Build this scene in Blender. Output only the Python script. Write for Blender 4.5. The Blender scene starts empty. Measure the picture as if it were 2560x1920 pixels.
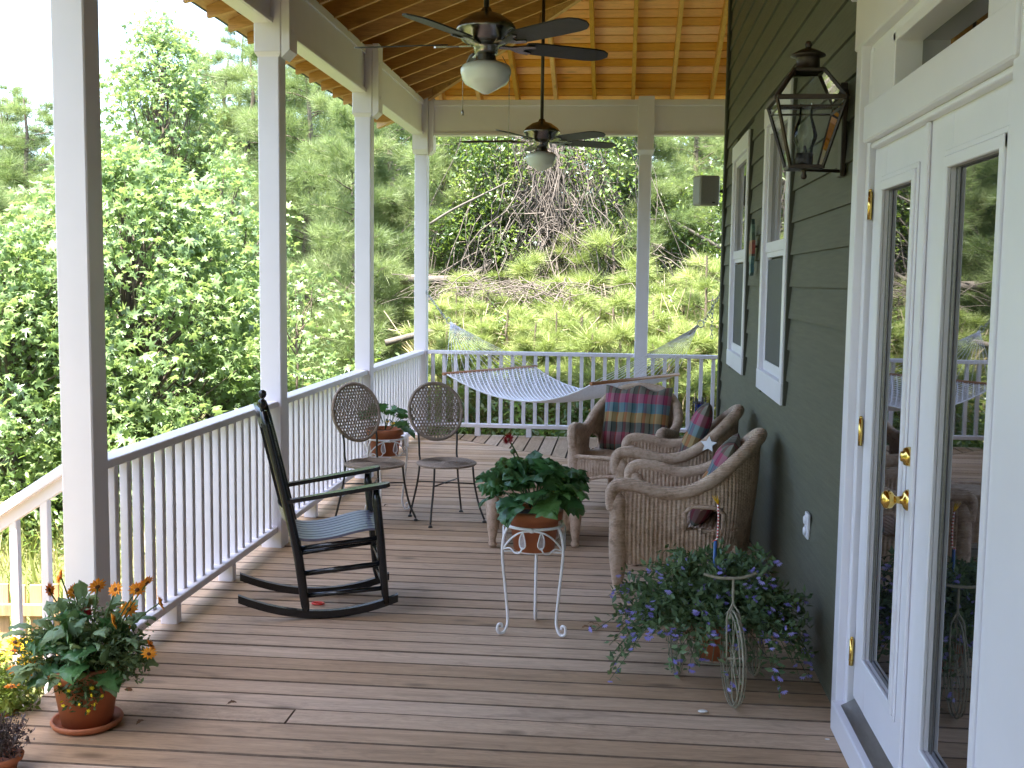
import bpy, math, random
import numpy as np
from mathutils import Vector, Matrix, Euler
R = math.radians
rng = random.Random(7)
nrs = np.random.RandomState(11)
scene = bpy.context.scene
COL = scene.collection

# ------------------------------------------------------------------ camera
CAM_F, CAM_YAW, CAM_PIT, CAM_ROL, CAM_H = 2786.24, .0965, .0927, .0126, 1.6998
cd = bpy.data.cameras.new('camera'); cam = bpy.data.objects.new('camera', cd); COL.objects.link(cam)
cd.sensor_fit = 'HORIZONTAL'; cd.sensor_width = 36.0; cd.lens = 36.0 * CAM_F / 2560.0
cd.clip_start = .05; cd.clip_end = 3000
_right = Vector((math.cos(CAM_YAW), math.sin(CAM_YAW), 0))
_fh = Vector((-math.sin(CAM_YAW), math.cos(CAM_YAW), 0))
_fwd = _fh * math.cos(CAM_PIT) + Vector((0, 0, -math.sin(CAM_PIT)))
_up = _fh * math.sin(CAM_PIT) + Vector((0, 0, math.cos(CAM_PIT)))
_r2 = _right * math.cos(CAM_ROL) + _up * math.sin(CAM_ROL)
_u2 = -_right * math.sin(CAM_ROL) + _up * math.cos(CAM_ROL)
cam.matrix_world = Matrix(((_r2.x, _u2.x, -_fwd.x, 0), (_r2.y, _u2.y, -_fwd.y, 0), (_r2.z, _u2.z, -_fwd.z, CAM_H), (0, 0, 0, 1)))
scene.camera = cam

def ray(px, py):
    a = (px - 1280) / CAM_F; b = (py - 960) / CAM_F
    return _fwd + _r2 * a - _u2 * b
def at(px, py, X=None, Y=None, Z=None):
    """photo pixel (2560x1920) -> the point where its ray meets a world plane"""
    r = ray(px, py)
    t = X / r.x if X is not None else Y / r.y if Y is not None else (Z - CAM_H) / r.z
    return Vector((r.x * t, r.y * t, CAM_H + r.z * t))

# ------------------------------------------------------------------ light
TO_SUN = Vector((-.15, -.32, 1.0)).normalized()
world = bpy.data.worlds.new('World'); scene.world = world; world.use_nodes = True
wn = world.node_tree.nodes; wl = world.node_tree.links; wn.clear()
sky = wn.new('ShaderNodeTexSky'); sky.sky_type = 'NISHITA'; sky.sun_disc = False
sky.sun_elevation = math.asin(TO_SUN.z); sky.sun_rotation = math.atan2(TO_SUN.x, TO_SUN.y)
sky.air_density = 1.0; sky.dust_density = 2.2; sky.ozone_density = 2.0
bg = wn.new('ShaderNodeBackground'); bg.inputs['Strength'].default_value = .15
wo = wn.new('ShaderNodeOutputWorld'); wl.new(sky.outputs[0], bg.inputs[0]); wl.new(bg.outputs[0], wo.inputs[0])
sl = bpy.data.lights.new('sun', 'SUN'); sl.energy = 5.0; sl.angle = R(.53); sl.color = (1.0, .95, .88)
so = bpy.data.objects.new('sun', sl); COL.objects.link(so)
so.rotation_euler = (-TO_SUN).to_track_quat('-Z', 'Y').to_euler(); so.location = (-6, -10, 20)
vs = scene.view_settings
vs.view_transform = 'Standard'; vs.look = 'None'; vs.exposure = 2.8; vs.gamma = 1; vs.use_curve_mapping = False
scene.render.engine = 'CYCLES'
cy = scene.cycles
cy.max_bounces = 9; cy.diffuse_bounces = 6; cy.glossy_bounces = 4; cy.transmission_bounces = 6; cy.transparent_max_bounces = 10
cy.caustics_reflective = False; cy.caustics_refractive = False; cy.sample_clamp_indirect = 6.0
cy.use_denoising = True

# ------------------------------------------------------------------ object helpers
def tag(o, label=None, cat=None, group=None, kind=None):
    if label: o['label'] = label
    if cat: o['category'] = cat
    if group: o['group'] = group
    if kind: o['kind'] = kind
    return o
def obj(name, me, mat=None, parent=None, loc=None, rot=None, scale=None):
    o = bpy.data.objects.new(name, me); COL.objects.link(o)
    if mat is not None and me is not None and not me.materials: me.materials.append(mat)
    if parent is not None: o.parent = parent
    if loc is not None: o.location = loc
    if rot is not None: o.rotation_euler = rot
    if scale is not None: o.scale = scale
    return o
def thing(name, label, cat, loc=(0, 0, 0), rz=0.0, group=None):
    o = bpy.data.objects.new(name, None); COL.objects.link(o); o.empty_display_size = .1
    o.location = loc; o.rotation_euler = (0, 0, rz)
    return tag(o, label, cat, group)
def copy_tree(o, parent=None):
    c = o.copy(); COL.objects.link(c); c.parent = parent
    for ch in list(o.children): copy_tree(ch, c)
    return c

class MB:
    """collects shapes; build() links them as one mesh object"""
    def __init__(s): s.v = []; s.f = []; s.sm = []
    def add(s, vs_, fs_, smooth=False):
        b = len(s.v); s.v.extend([tuple(p) for p in vs_])
        s.f.extend([tuple(i + b for i in f) for f in fs_]); s.sm.extend([smooth] * len(fs_)); return s
    def box(s, c, d, rot=None, bev=0.0):
        hx, hy, hz = d[0] / 2, d[1] / 2, d[2] / 2
        if bev <= 0:
            P = [(-hx, -hy, -hz), (hx, -hy, -hz), (hx, hy, -hz), (-hx, hy, -hz), (-hx, -hy, hz), (hx, -hy, hz), (hx, hy, hz), (-hx, hy, hz)]
            F = [(0, 3, 2, 1), (4, 5, 6, 7), (0, 1, 5, 4), (1, 2, 6, 5), (2, 3, 7, 6), (3, 0, 4, 7)]
        else:
            b = min(bev, hx * .9, hy * .9, hz * .9); P = []; idx = {}
            for sx in (-1, 1):
                for sy in (-1, 1):
                    for sz in (-1, 1):
                        for ax in range(3):
                            q = [sx * (hx - b), sy * (hy - b), sz * (hz - b)]
                            q[ax] = (sx * hx, sy * hy, sz * hz)[ax]
                            idx[(sx, sy, sz, ax)] = len(P); P.append(tuple(q))
            F = []
            for ax in range(3):
                o1, o2 = [a for a in range(3) if a != ax]
                for sg in (-1, 1):
                    quad = []
                    for (a, b2) in ((-1, -1), (1, -1), (1, 1), (-1, 1)):
                        k = [0, 0, 0]; k[ax] = sg; k[o1] = a; k[o2] = b2; quad.append(idx[(k[0], k[1], k[2], ax)])
                    flip = (sg > 0) == (ax == 1)
                    F.append(tuple(quad[::-1] if flip else quad))
                for a in (-1, 1):
                    for b2 in (-1, 1):
                        def K(sg, face):
                            k = [0, 0, 0]; k[ax] = sg; k[o1] = a; k[o2] = b2; return idx[(k[0], k[1], k[2], face)]
                        F.append((K(-1, o1), K(1, o1), K(1, o2), K(-1, o2)))
            for sx in (-1, 1):
                for sy in (-1, 1):
                    for sz in (-1, 1): F.append(tuple(idx[(sx, sy, sz, a)] for a in range(3)))
        M = rot if rot is not None else Matrix.Identity(3)
        c = Vector(c)
        return s.add([M @ Vector(p) + c for p in P], F)
    def bar(s, a, b, w, h, up=(0, 0, 1), bev=0.0):
        a = Vector(a); b = Vector(b); x = (b - a); L = x.length; x.normalize(); u = Vector(up)
        y = u.cross(x)
        if y.length < 1e-4: y = Vector((0, 1, 0)).cross(x)
        y.normalize(); z = x.cross(y)
        M = Matrix((x, y, z)).transposed()
        return s.box((a + b) / 2, (L, w, h), M, bev)
    def tube(s, pts, r, n=8, cap=True, closed=False):
        pts = [Vector(p) for p in pts]; m = len(pts)
        rs = r if isinstance(r, (list, tuple)) else [r] * m
        V = []; F = []
        prev = None
        for i, p in enumerate(pts):
            if closed: t = pts[(i + 1) % m] - pts[i - 1]
            else: t = pts[min(i + 1, m - 1)] - pts[max(i - 1, 0)]
            if t.length < 1e-9: t = Vector((0, 0, 1))
            t.normalize()
            if prev is None:
                up = Vector((0, 0, 1)) if abs(t.z) < .9 else Vector((1, 0, 0))
                x = up.cross(t).normalized()
            else:
                x = prev - t * prev.dot(t)
                x = x.normalized() if x.length > 1e-6 else t.orthogonal().normalized()
            prev = x; y = t.cross(x)
            for k in range(n):
                a = 2 * math.pi * k / n
                V.append(p + (x * math.cos(a) + y * math.sin(a)) * rs[i])
        for i in range(m if closed else m - 1):
            j = (i + 1) % m
            for k in range(n):
                k2 = (k + 1) % n
                F.append((i * n + k, i * n + k2, j * n + k2, j * n + k))
        s.add(V, F, True)
        if cap and not closed:
            b = len(s.v) - len(V)
            s.f.append(tuple(b + k for k in range(n))[::-1]); s.sm.append(False)
            s.f.append(tuple(b + (m - 1) * n + k for k in range(n))); s.sm.append(False)
        return s
    def lathe(s, prof, c=(0, 0, 0), n=24, cap=True):
        V = []; F = []; m = len(prof); c = Vector(c)
        for (r, z) in prof:
            for k in range(n):
                a = 2 * math.pi * k / n; V.append(c + Vector((r * math.cos(a), r * math.sin(a), z)))
        for i in range(m - 1):
            for k in range(n):
                k2 = (k + 1) % n; F.append((i * n + k, i * n + k2, (i + 1) * n + k2, (i + 1) * n + k))
        s.add(V, F, True)
        if cap:
            b = len(s.v) - len(V)
            if prof[0][0] > 1e-4: s.f.append(tuple(b + k for k in range(n))[::-1]); s.sm.append(False)
            if prof[-1][0] > 1e-4: s.f.append(tuple(b + (m - 1) * n + k for k in range(n))); s.sm.append(False)
        return s
    def ball(s, c, r, n=12, sq=(1, 1, 1)):
        m = max(6, n // 2); prof = []
        c = Vector(c); V = []; F = []
        for i in range(m + 1):
            t = -math.pi / 2 + math.pi * i / m
            for k in range(n):
                a = 2 * math.pi * k / n
                V.append(c + Vector((r * sq[0] * math.cos(t) * math.cos(a), r * sq[1] * math.cos(t) * math.sin(a), r * sq[2] * math.sin(t))))
        for i in range(m):
            for k in range(n):
                k2 = (k + 1) % n; F.append((i * n + k, i * n + k2, (i + 1) * n + k2, (i + 1) * n + k))
        return s.add(V, F, True)
    def grid(s, P, smooth=True, skip=None, flip=False):
        """P: list of rows of points"""
        m = len(P); n = len(P[0]); F = []
        for i in range(m - 1):
            for j in range(n - 1):
                if skip and skip(i, j): continue
                q = (i * n + j, i * n + j + 1, (i + 1) * n + j + 1, (i + 1) * n + j)
                F.append(q[::-1] if flip else q)
        return s.add([p for row in P for p in row], F, smooth)
    def prism(s, poly, ext, M=None, smooth=False):
        """poly: 2D outline (x,y); extruded z 0..ext; M: 4x4"""
        n = len(poly); M = M or Matrix.Identity(4)
        V = [M @ Vector((p[0], p[1], 0)) for p in poly] + [M @ Vector((p[0], p[1], ext)) for p in poly]
        F = [tuple(range(n))[::-1], tuple(range(n, 2 * n))] + [(i, (i + 1) % n, n + (i + 1) % n, n + i) for i in range(n)]
        return s.add(V, F, smooth)
    def mesh(s, name, mat=None):
        me = bpy.data.meshes.new(name); me.from_pydata(s.v, [], s.f)
        me.polygons.foreach_set('use_smooth', s.sm); me.update()
        if mat is not None: me.materials.append(mat)
        return me
    def build(s, name, mat, parent=None, **k):
        return obj(name, s.mesh(name, mat), None, parent, **k)

def smooth_path(pts, n=6, closed=False):
    """Catmull-Rom through points"""
    P = [Vector(p) for p in pts]; out = []; m = len(P)
    rngi = range(m if closed else m - 1)
    for i in rngi:
        if closed: p0, p1, p2, p3 = P[i - 1], P[i], P[(i + 1) % m], P[(i + 2) % m]
        else: p0, p1, p2, p3 = P[max(i - 1, 0)], P[i], P[i + 1], P[min(i + 2, m - 1)]
        for k in range(n):
            t = k / n
            out.append(.5 * ((2 * p1) + (p2 - p0) * t + (2 * p0 - 5 * p1 + 4 * p2 - p3) * t * t + (3 * p1 - p0 - 3 * p2 + p3) * t ** 3))
    if not closed: out.append(P[-1])
    return out

# numpy scatter of a small leaf template -> one mesh with a per-leaf random attribute
def scatter_mesh(name, tv, tf, pos, X, Y, Z, size, mat, rnd=None, extra=None):
    tv = np.asarray(tv, float); N = len(pos); nv = len(tv)
    size = np.asarray(size, float).reshape(-1, 1, 1) if np.ndim(size) else np.full((N, 1, 1), size)
    V = (pos[:, None, :] + size * (tv[None, :, 0:1] * X[:, None, :] + tv[None, :, 1:2] * Y[:, None, :] + tv[None, :, 2:3] * Z[:, None, :])).reshape(-1, 3)
    lens = np.array([len(f) for f in tf]); flat = np.array([i for f in tf for i in f])
    loops = (flat[None, :] + (np.arange(N) * nv)[:, None]).reshape(-1)
    tot = np.tile(lens, N); start = np.concatenate(([0], np.cumsum(tot)[:-1]))
    me = bpy.data.meshes.new(name)
    me.vertices.add(len(V)); me.vertices.foreach_set('co', V.astype(np.float32).ravel())
    me.loops.add(len(loops)); me.loops.foreach_set('vertex_index', loops.astype(np.int32))
    me.polygons.add(len(tot)); me.polygons.foreach_set('loop_start', start.astype(np.int32)); me.polygons.foreach_set('loop_total', tot.astype(np.int32))
    if rnd is None: rnd = nrs.rand(N)
    at_ = me.attributes.new('rnd', 'FLOAT', 'POINT'); at_.data.foreach_set('value', np.repeat(rnd, nv).astype(np.float32))
    me.update(); me.validate()
    if mat is not None: me.materials.append(mat)
    return me
def rand_frames(N, up_bias=0.0, dirs=None, spread=1.0):
    """random orthonormal frames; Z is the leaf normal"""
    Zv = nrs.normal(size=(N, 3)) * spread; Zv[:, 2] += up_bias
    Zv /= np.linalg.norm(Zv, axis=1, keepdims=True) + 1e-9
    Xv = nrs.normal(size=(N, 3)) if dirs is None else dirs + nrs.normal(size=(N, 3)) * .35
    Xv -= Zv * (Xv * Zv).sum(1, keepdims=True); Xv /= np.linalg.norm(Xv, axis=1, keepdims=True) + 1e-9
    Yv = np.cross(Zv, Xv)
    return Xv, Yv, Zv
STAR_V = [(0.0, 0, .05)]; STAR_F = []
for _k, (_a, _r) in enumerate(((-150, .42), (-105, .62), (-75, .30), (-42, .85), (-20, .36), (0, 1.0), (20, .36), (42, .85), (75, .30), (105, .62), (150, .42), (180, .14))):
    STAR_V.append((_r * math.cos(R(_a)) * .55, _r * math.sin(R(_a)) * .55, -.16 * _r * _r))
STAR_F = [(0, k, k + 1) for k in range(1, 12)] + [(0, 12, 1)]
OVAL_V = [(0, 0, 0), (.35, .2, .05), (.75, .16, .02), (1, 0, -.10), (.75, -.16, .02), (.35, -.2, .05), (.5, 0, -.03)]
OVAL_F = [(0, 6, 1), (1, 6, 2), (2, 6, 3), (3, 6, 4), (4, 6, 5), (5, 6, 0)]
KITE_V = [(0, 0, 0), (.45, .22, .05), (1, 0, -.05), (.45, -.22, .05)]
KITE_F = [(0, 1, 2), (0, 2, 3)]
def tuft_template(n=16, spread=.8, seed=1, w=.016):
    r_ = random.Random(seed); V = []; F = []
    for k in range(n):
        a = 2 * math.pi * k / n + r_.uniform(-.3, .3); t = r_.uniform(.25, 1) * spread
        d = Vector((math.cos(t), math.sin(t) * math.cos(a), math.sin(t) * math.sin(a)))
        s_ = d.cross(Vector((r_.uniform(-1, 1), r_.uniform(-1, 1), r_.uniform(-1, 1)))).normalized() * w
        L = r_.uniform(.7, 1.05); b = len(V); o = d * .04 + Vector((r_.uniform(-.12, .1), 0, 0))
        V += [tuple(o + s_), tuple(o - s_), tuple(o + d * L + Vector((0, 0, -.06 * L)))]; F.append((b, b + 1, b + 2))
    return V, F

# ------------------------------------------------------------------ materials
def newmat(name):
    m = bpy.data.materials.new(name); m.use_nodes = True
    nt = m.node_tree; bs = nt.nodes['Principled BSDF']; return m, nt, bs
def N_(nt, typ, **k):
    n = nt.nodes.new(typ)
    for a, b in k.items():
        if a in n.inputs: n.inputs[a].default_value = b
        else: setattr(n, a, b)
    return n
def ramp(nt, stops, interp='LINEAR'):
    n = nt.nodes.new('ShaderNodeValToRGB'); cr = n.color_ramp; cr.interpolation = interp
    while len(cr.elements) < len(stops): cr.elements.new(.5)
    for e, (p, c) in zip(cr.elements, stops): e.position = p; e.color = (c[0], c[1], c[2], 1)
    return n
def mixc(nt, a, b, fac, blend='MIX'):
    n = nt.nodes.new('ShaderNodeMix'); n.data_type = 'RGBA'; n.blend_type = blend
    for s_, v in ((0, fac), (6, a), (7, b)):
        if hasattr(v, 'is_linked') or hasattr(v, 'links'): nt.links.new(v, n.inputs[s_])
        elif s_ == 0: n.inputs[0].default_value = v
        else: n.inputs[s_].default_value = (v[0], v[1], v[2], 1)
    return n.outputs[2]
def noise(nt, vec, scale=5, detail=3, rough=.55, dist=0):
    n = N_(nt, 'ShaderNodeTexNoise', Scale=scale, Detail=detail, Roughness=rough, Distortion=dist)
    if vec is not None: nt.links.new(vec, n.inputs['Vector'])
    return n.outputs['Fac']
def mapped(nt, src='Object', scale=(1, 1, 1), randoff=True):
    tc = nt.nodes.new('ShaderNodeTexCoord'); mp = nt.nodes.new('ShaderNodeMapping'); mp.inputs['Scale'].default_value = scale
    nt.links.new(tc.outputs[src], mp.inputs['Vector'])
    if randoff:
        oi = nt.nodes.new('ShaderNodeObjectInfo'); ml = nt.nodes.new('ShaderNodeMath'); ml.operation = 'MULTIPLY'; ml.inputs[1].default_value = 57.0
        nt.links.new(oi.outputs['Random'], ml.inputs[0]); nt.links.new(ml.outputs[0], mp.inputs['Location'])
    return mp.outputs[0]
def bump(nt, bs, h, strength=.2, dist=.01):
    b = N_(nt, 'ShaderNodeBump', Strength=strength, Distance=dist); nt.links.new(h, b.inputs['Height']); nt.links.new(b.outputs[0], bs.inputs['Normal'])
def paint(name, col, rough=.45, var=.06, scale=3, bstr=.08, grain=None, spec=.5, metal=0.0):
    m, nt, bs = newmat(name)
    v = mapped(nt, 'Object', grain or (1, 1, 1))
    f = noise(nt, v, scale, 4)
    lo = [c * (1 - var) for c in col]; hi = [min(1, c * (1 + var)) for c in col]
    r_ = ramp(nt, [(.3, lo), (.7, hi)]); nt.links.new(f, r_.inputs[0]); nt.links.new(r_.outputs[0], bs.inputs['Base Color'])
    bs.inputs['Roughness'].default_value = rough; bs.inputs['Specular IOR Level'].default_value = spec; bs.inputs['Metallic'].default_value = metal
    if bstr: bump(nt, bs, noise(nt, v, scale * 12, 3), bstr, .004)
    return m
def wood(name, light, dark, axis=0, rough=.7, knots=0.0, bstr=.25, stretch=14, scale=9, randvar=.25, stain=0.0):
    m, nt, bs = newmat(name)
    sc = [1.0, 1.0, 1.0]
    for a in range(3): sc[a] = 1.0 if a == axis else stretch
    v = mapped(nt, 'Object', tuple(sc))
    f1 = noise(nt, v, scale * .35, 5, .65, .6); f2 = noise(nt, v, scale * 2.2, 3, .6)
    r1 = ramp(nt, [(.25, dark), (.75, light)]); nt.links.new(f1, r1.inputs[0])
    c = mixc(nt, r1.outputs[0], [q * .62 for q in dark], f2, 'MIX')
    mm = N_(nt, 'ShaderNodeMapRange'); mm.inputs['From Min'].default_value = .48; mm.inputs['From Max'].default_value = .75; mm.inputs['To Max'].default_value = .55
    nt.links.new(f2, mm.inputs[0]); nt.links.new(mm.outputs[0], c.node.inputs[0])
    if knots:
        sk = [3.2, 3.2, 3.2]; sk[axis] = 1.15
        vk = mapped(nt, 'Object', tuple(sk)); vo = N_(nt, 'ShaderNodeTexVoronoi', Scale=1.6); nt.links.new(vk, vo.inputs['Vector'])
        mk = N_(nt, 'ShaderNodeMapRange'); mk.inputs['From Min'].default_value = .03; mk.inputs['From Max'].default_value = .16; mk.inputs['To Min'].default_value = knots; mk.inputs['To Max'].default_value = 0
        nt.links.new(vo.outputs['Distance'], mk.inputs[0]); c = mixc(nt, c, [q * .35 for q in dark], mk.outputs[0])
    if stain:
        fs = noise(nt, mapped(nt, 'Object', tuple(1.3 if a == axis else 5.0 for a in range(3))), 2.1, 5, .7, .8)
        st_ = N_(nt, 'ShaderNodeMapRange'); st_.inputs['From Min'].default_value = .54; st_.inputs['From Max'].default_value = .74; st_.inputs['To Max'].default_value = stain
        nt.links.new(fs, st_.inputs[0]); c = mixc(nt, c, [q * .42 for q in dark], st_.outputs[0])
    oi = nt.nodes.new('ShaderNodeObjectInfo')
    hs = N_(nt, 'ShaderNodeHueSaturation'); nt.links.new(c, hs.inputs['Color'])
    mr = N_(nt, 'ShaderNodeMapRange'); mr.inputs['To Min'].default_value = 1 - randvar; mr.inputs['To Max'].default_value = 1 + randvar
    nt.links.new(oi.outputs['Random'], mr.inputs[0]); nt.links.new(mr.outputs[0], hs.inputs['Value'])
    ms = N_(nt, 'ShaderNodeMapRange'); ms.inputs['To Min'].default_value = 1.12; ms.inputs['To Max'].default_value = .82
    nt.links.new(oi.outputs['Random'], ms.inputs[0]); nt.links.new(ms.outputs[0], hs.inputs['Saturation'])
    nt.links.new(hs.outputs[0], bs.inputs['Base Color']); bs.inputs['Roughness'].default_value = rough; bs.inputs['Specular IOR Level'].default_value = .35
    bump(nt, bs, f2, bstr, .004)
    return m
def leafmat(name, stops, trans=.35, rough=.45, spec=.4, tcol=None, attr=True):
    m, nt, bs = newmat(name)
    if attr:
        a = nt.nodes.new('ShaderNodeAttribute'); a.attribute_name = 'rnd'; src = a.outputs['Fac']
    else:
        a = nt.nodes.new('ShaderNodeObjectInfo'); src = a.outputs['Random']
    r_ = ramp(nt, stops); nt.links.new(src, r_.inputs[0])
    f = noise(nt, mapped(nt, 'Object', (1, 1, 1), False), 30 if not attr else 2.0, 2)
    hs = N_(nt, 'ShaderNodeHueSaturation'); nt.links.new(r_.outputs[0], hs.inputs['Color'])
    mr = N_(nt, 'ShaderNodeMapRange'); mr.inputs['To Min'].default_value = .7; mr.inputs['To Max'].default_value = 1.3
    nt.links.new(f, mr.inputs[0]); nt.links.new(mr.outputs[0], hs.inputs['Value'])
    nt.links.new(hs.outputs[0], bs.inputs['Base Color']); bs.inputs['Roughness'].default_value = rough; bs.inputs['Specular IOR Level'].default_value = spec
    tr = nt.nodes.new('ShaderNodeBsdfTranslucent'); mc = mixc(nt, hs.outputs[0], tcol or (.30, .42, .04), .45); nt.links.new(mc, tr.inputs['Color'])
    mx = nt.nodes.new('ShaderNodeMixShader'); mx.inputs[0].default_value = trans
    nt.links.new(bs.outputs[0], mx.inputs[1]); nt.links.new(tr.outputs[0], mx.inputs[2])
    nt.links.new(mx.outputs[0], nt.nodes['Material Output'].inputs['Surface'])
    return m
def metal(name, col, rough=.3):
    m, nt, bs = newmat(name); bs.inputs['Metallic'].default_value = 1; bs.inputs['Roughness'].default_value = rough
    r_ = ramp(nt, [(.3, [c * .8 for c in col]), (.7, col)]); nt.links.new(noise(nt, mapped(nt, 'Object', (1, 1, 8), False), 14, 3), r_.inputs[0])
    nt.links.new(r_.outputs[0], bs.inputs['Base Color']); return m
M_WHITE = paint('white_paint', (.735, .70, .745), .42, .03, 2.5, .06)
M_TRIM = paint('trim_paint', (.76, .74, .80), .35, .03, 2.5, .04)
M_DECK = wood('deck_wood', (.60, .41, .265), (.37, .24, .15), 0, .6, .9, .45, 12, 8, .2, .6)
M_DECKY = wood('deck_wood_y', (.52, .36, .235), (.31, .205, .13), 1, .62, .7, .35, 12, 8, .16, .5)
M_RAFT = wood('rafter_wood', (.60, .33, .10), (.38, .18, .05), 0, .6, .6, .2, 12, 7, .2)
M_RAFTY_LIT = wood('rafter_wood_y_lit', (.80, .45, .12), (.60, .30, .075), 1, .6, .6, .2, 12, 7, .2)  # back plane rafters, lighter copy: bounced light put into the colour
M_RBOARD = wood('roof_board_wood', (.94, .44, .075), (.76, .32, .045), 0, .6, .5, .2, 12, 7, .2)  # back plane boards, brighter copy: bounce from the sunlit bank painted in
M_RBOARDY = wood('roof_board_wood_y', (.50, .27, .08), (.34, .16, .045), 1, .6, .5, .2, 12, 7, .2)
M_SHINGLE = paint('shingles', (.07, .065, .06), .9, .3, 8, .5)
M_SIDING = paint('siding_paint', (.10, .10, .068), .55, .16, 3, .8, (6, 1.2, 26))
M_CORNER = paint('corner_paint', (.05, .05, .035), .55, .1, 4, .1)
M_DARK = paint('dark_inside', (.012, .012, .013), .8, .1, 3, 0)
M_BRASS = metal('brass', (.85, .58, .16), .14)
M_STEELG = metal('grey_steel', (.42, .42, .42), .35)
def glassy(name, col, rough=.02, ior=1.75):
    m, nt, bs = newmat(name); bs.inputs['Base Color'].default_value = (*col, 1); bs.inputs['Roughness'].default_value = rough
    bs.inputs['IOR'].default_value = ior
    bump(nt, bs, noise(nt, mapped(nt, 'Object', (1, 1, 1), False), 1.6, 1), .02, .02)
    return m
M_PANE = glassy('window_glass', (.008, .009, .010), .015, 2.8)
M_SCREEN = paint('insect_screen', (.055, .058, .062), .6, .05, 40, .2)

# ------------------------------------------------------------------ ground
def ground_z(x, y):
    def ss(a, b, t):
        t = max(0., min(1., (t - a) / (b - a))); return t * t * (3 - 2 * t)
    base = -1.75 + .55 * ss(4.5, 9, y)                       # low lawn by the stairs, rising to the back
    back = -1.2 + .75 * ss(9, 12.6, y) + 1.35 * ss(12.9, 15.2, y) + .55 * ss(15, 18.5, y) + .9 * ss(18, 30, y)
    left = -1.2 + .3 * ss(9, 20, y) + .5 * ss(16, 30, y)
    k = ss(-5.2, -1.8, x)
    z = left * (1 - k) + back * k if y > 9 else base
    if 7 < y <= 9: pass
    z += .12 * math.sin(x * .9 + 1) * math.cos(y * .7) + .05 * math.sin(x * 2.3 + y * 1.7)
    return z
def build_ground():
    ys = [-60, -30, -15, -8] + [i * .6 for i in range(-8, 60)] + [38, 42, 50, 60, 80, 120, 200, 400]
    xs = [-400, -200, -100, -60, -40, -30] + [-24 + i * .7 for i in range(60)] + [20, 25, 32, 45, 70, 120, 250, 400]
    P = [[(x, y, ground_z(x, y) if abs(x) < 45 and y < 60 else ground_z(max(-45, min(45, x)), min(60, y))) for x in xs] for y in ys]
    m, nt, bs = newmat('ground_grass')
    v = mapped(nt, 'Object', (1, 1, 1), False)
    r1 = ramp(nt, [(.3, (.10, .13, .035)), (.5, (.17, .19, .06)), (.62, (.25, .20, .11)), (.8, (.16, .11, .06))])
    nt.links.new(noise(nt, v, .8, 6, .7), r1.inputs[0]); c = mixc(nt, r1.outputs[0], (.07, .10, .02), noise(nt, v, 9, 4))
    nt.links.new(c, bs.inputs['Base Color']); bs.inputs['Roughness'].default_value = .9; bump(nt, bs, noise(nt, v, 14, 4), .8, .1)
    o = MB().grid(P, True).build('ground', m); tag(o, kind='structure')
build_ground()

# ------------------------------------------------------------------ deck
XL, XW = -2.31, .93
DECK = MB()
DECK.box((-.69, 1.0, -.17), (3.14, 22.0, .17)); DECK.box((2.9, 11.0, -.14), (3.9, 2.1, .17))
DECK.box((XL + .012, 4.02, -.14), (.024, 16.2, .22), None, .003); DECK.box((1.6, 12.12, -.14), (7.8, .024, .22), None, .003)
for py_ in (-3.5, -.5, 2.2, 4.3, 6.8, 9.3, 11.9): DECK.box((XL + .1, py_, -1.0), (.14, .14, 1.6))
DECK.box((1.2, 11.95, -.9), (.14, .14, 1.4)); DECK.box((4.5, 11.95, -.9), (.14, .14, 1.4))
M_UNDER = wood('under_wood', (.075, .055, .04), (.04, .03, .02), 1, .8)
deck = DECK.build('deck', M_UNDER); tag(deck, kind='structure')
BW, BP = .1395, .1455
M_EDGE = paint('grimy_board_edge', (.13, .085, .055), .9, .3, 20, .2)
board_me = MB().box((0, 0, 0), (XW - XL, BW, .028), None, .0052).mesh('deck_board', M_DECK)
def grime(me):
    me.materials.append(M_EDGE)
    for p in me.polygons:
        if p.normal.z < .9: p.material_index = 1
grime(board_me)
y = -3.9
while y < 12.12:
    xr = XW
    if y > 9.3: xr = min(XW, -2.04 + (12.02 - y) / .9)
    if xr > XL + .12:
        if xr >= XW - .01:
            cutx = rng.choice((-1.25, -.4, .1)) if rng.random() < .10 else None
            for (xa, xb) in (((XL, XW),) if cutx is None else ((XL, cutx - .002), (cutx + .002, XW))):
                obj('deck_board', board_me, None, deck, ((xa + xb) / 2, y, -.016 + rng.uniform(-.002, .002)), (rng.uniform(-.008, .008), rng.uniform(-.0006, .0006), rng.uniform(-.0008, .0008)), ((xb - xa) / (XW - XL), 1, 1))
        else:
            a = xr + .9 * 0; dx = BW / 2 / .9
            poly = [(XL, -BW / 2), (xr + dx, -BW / 2), (xr - dx, BW / 2), (XL, BW / 2)]
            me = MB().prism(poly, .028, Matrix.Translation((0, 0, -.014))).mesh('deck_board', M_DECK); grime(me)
            obj('deck_board', me, None, deck, (0, y, -.016 + rng.uniform(-.0015, .0015)))
    y += BP
x = -1.98
while x < 4.8:
    ys0 = 12.02 - .9 * (x + 2.04) + .02
    x2 = x + .132
    poly = []
    if x2 < .93:
        y1 = 12.02 - .9 * (x + 2.04) + .012; y2 = 12.02 - .9 * (x2 + 2.04) + .012
    else: y1 = y2 = 9.93
    if y1 < 12.11:
        poly = [(x, y1), (x2, y2), (x2, 12.125), (x, 12.125)]
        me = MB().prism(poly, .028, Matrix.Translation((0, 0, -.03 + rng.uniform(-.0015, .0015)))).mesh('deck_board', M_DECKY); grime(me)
        obj('deck_board', me, None, deck)
    x += .1485

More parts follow.
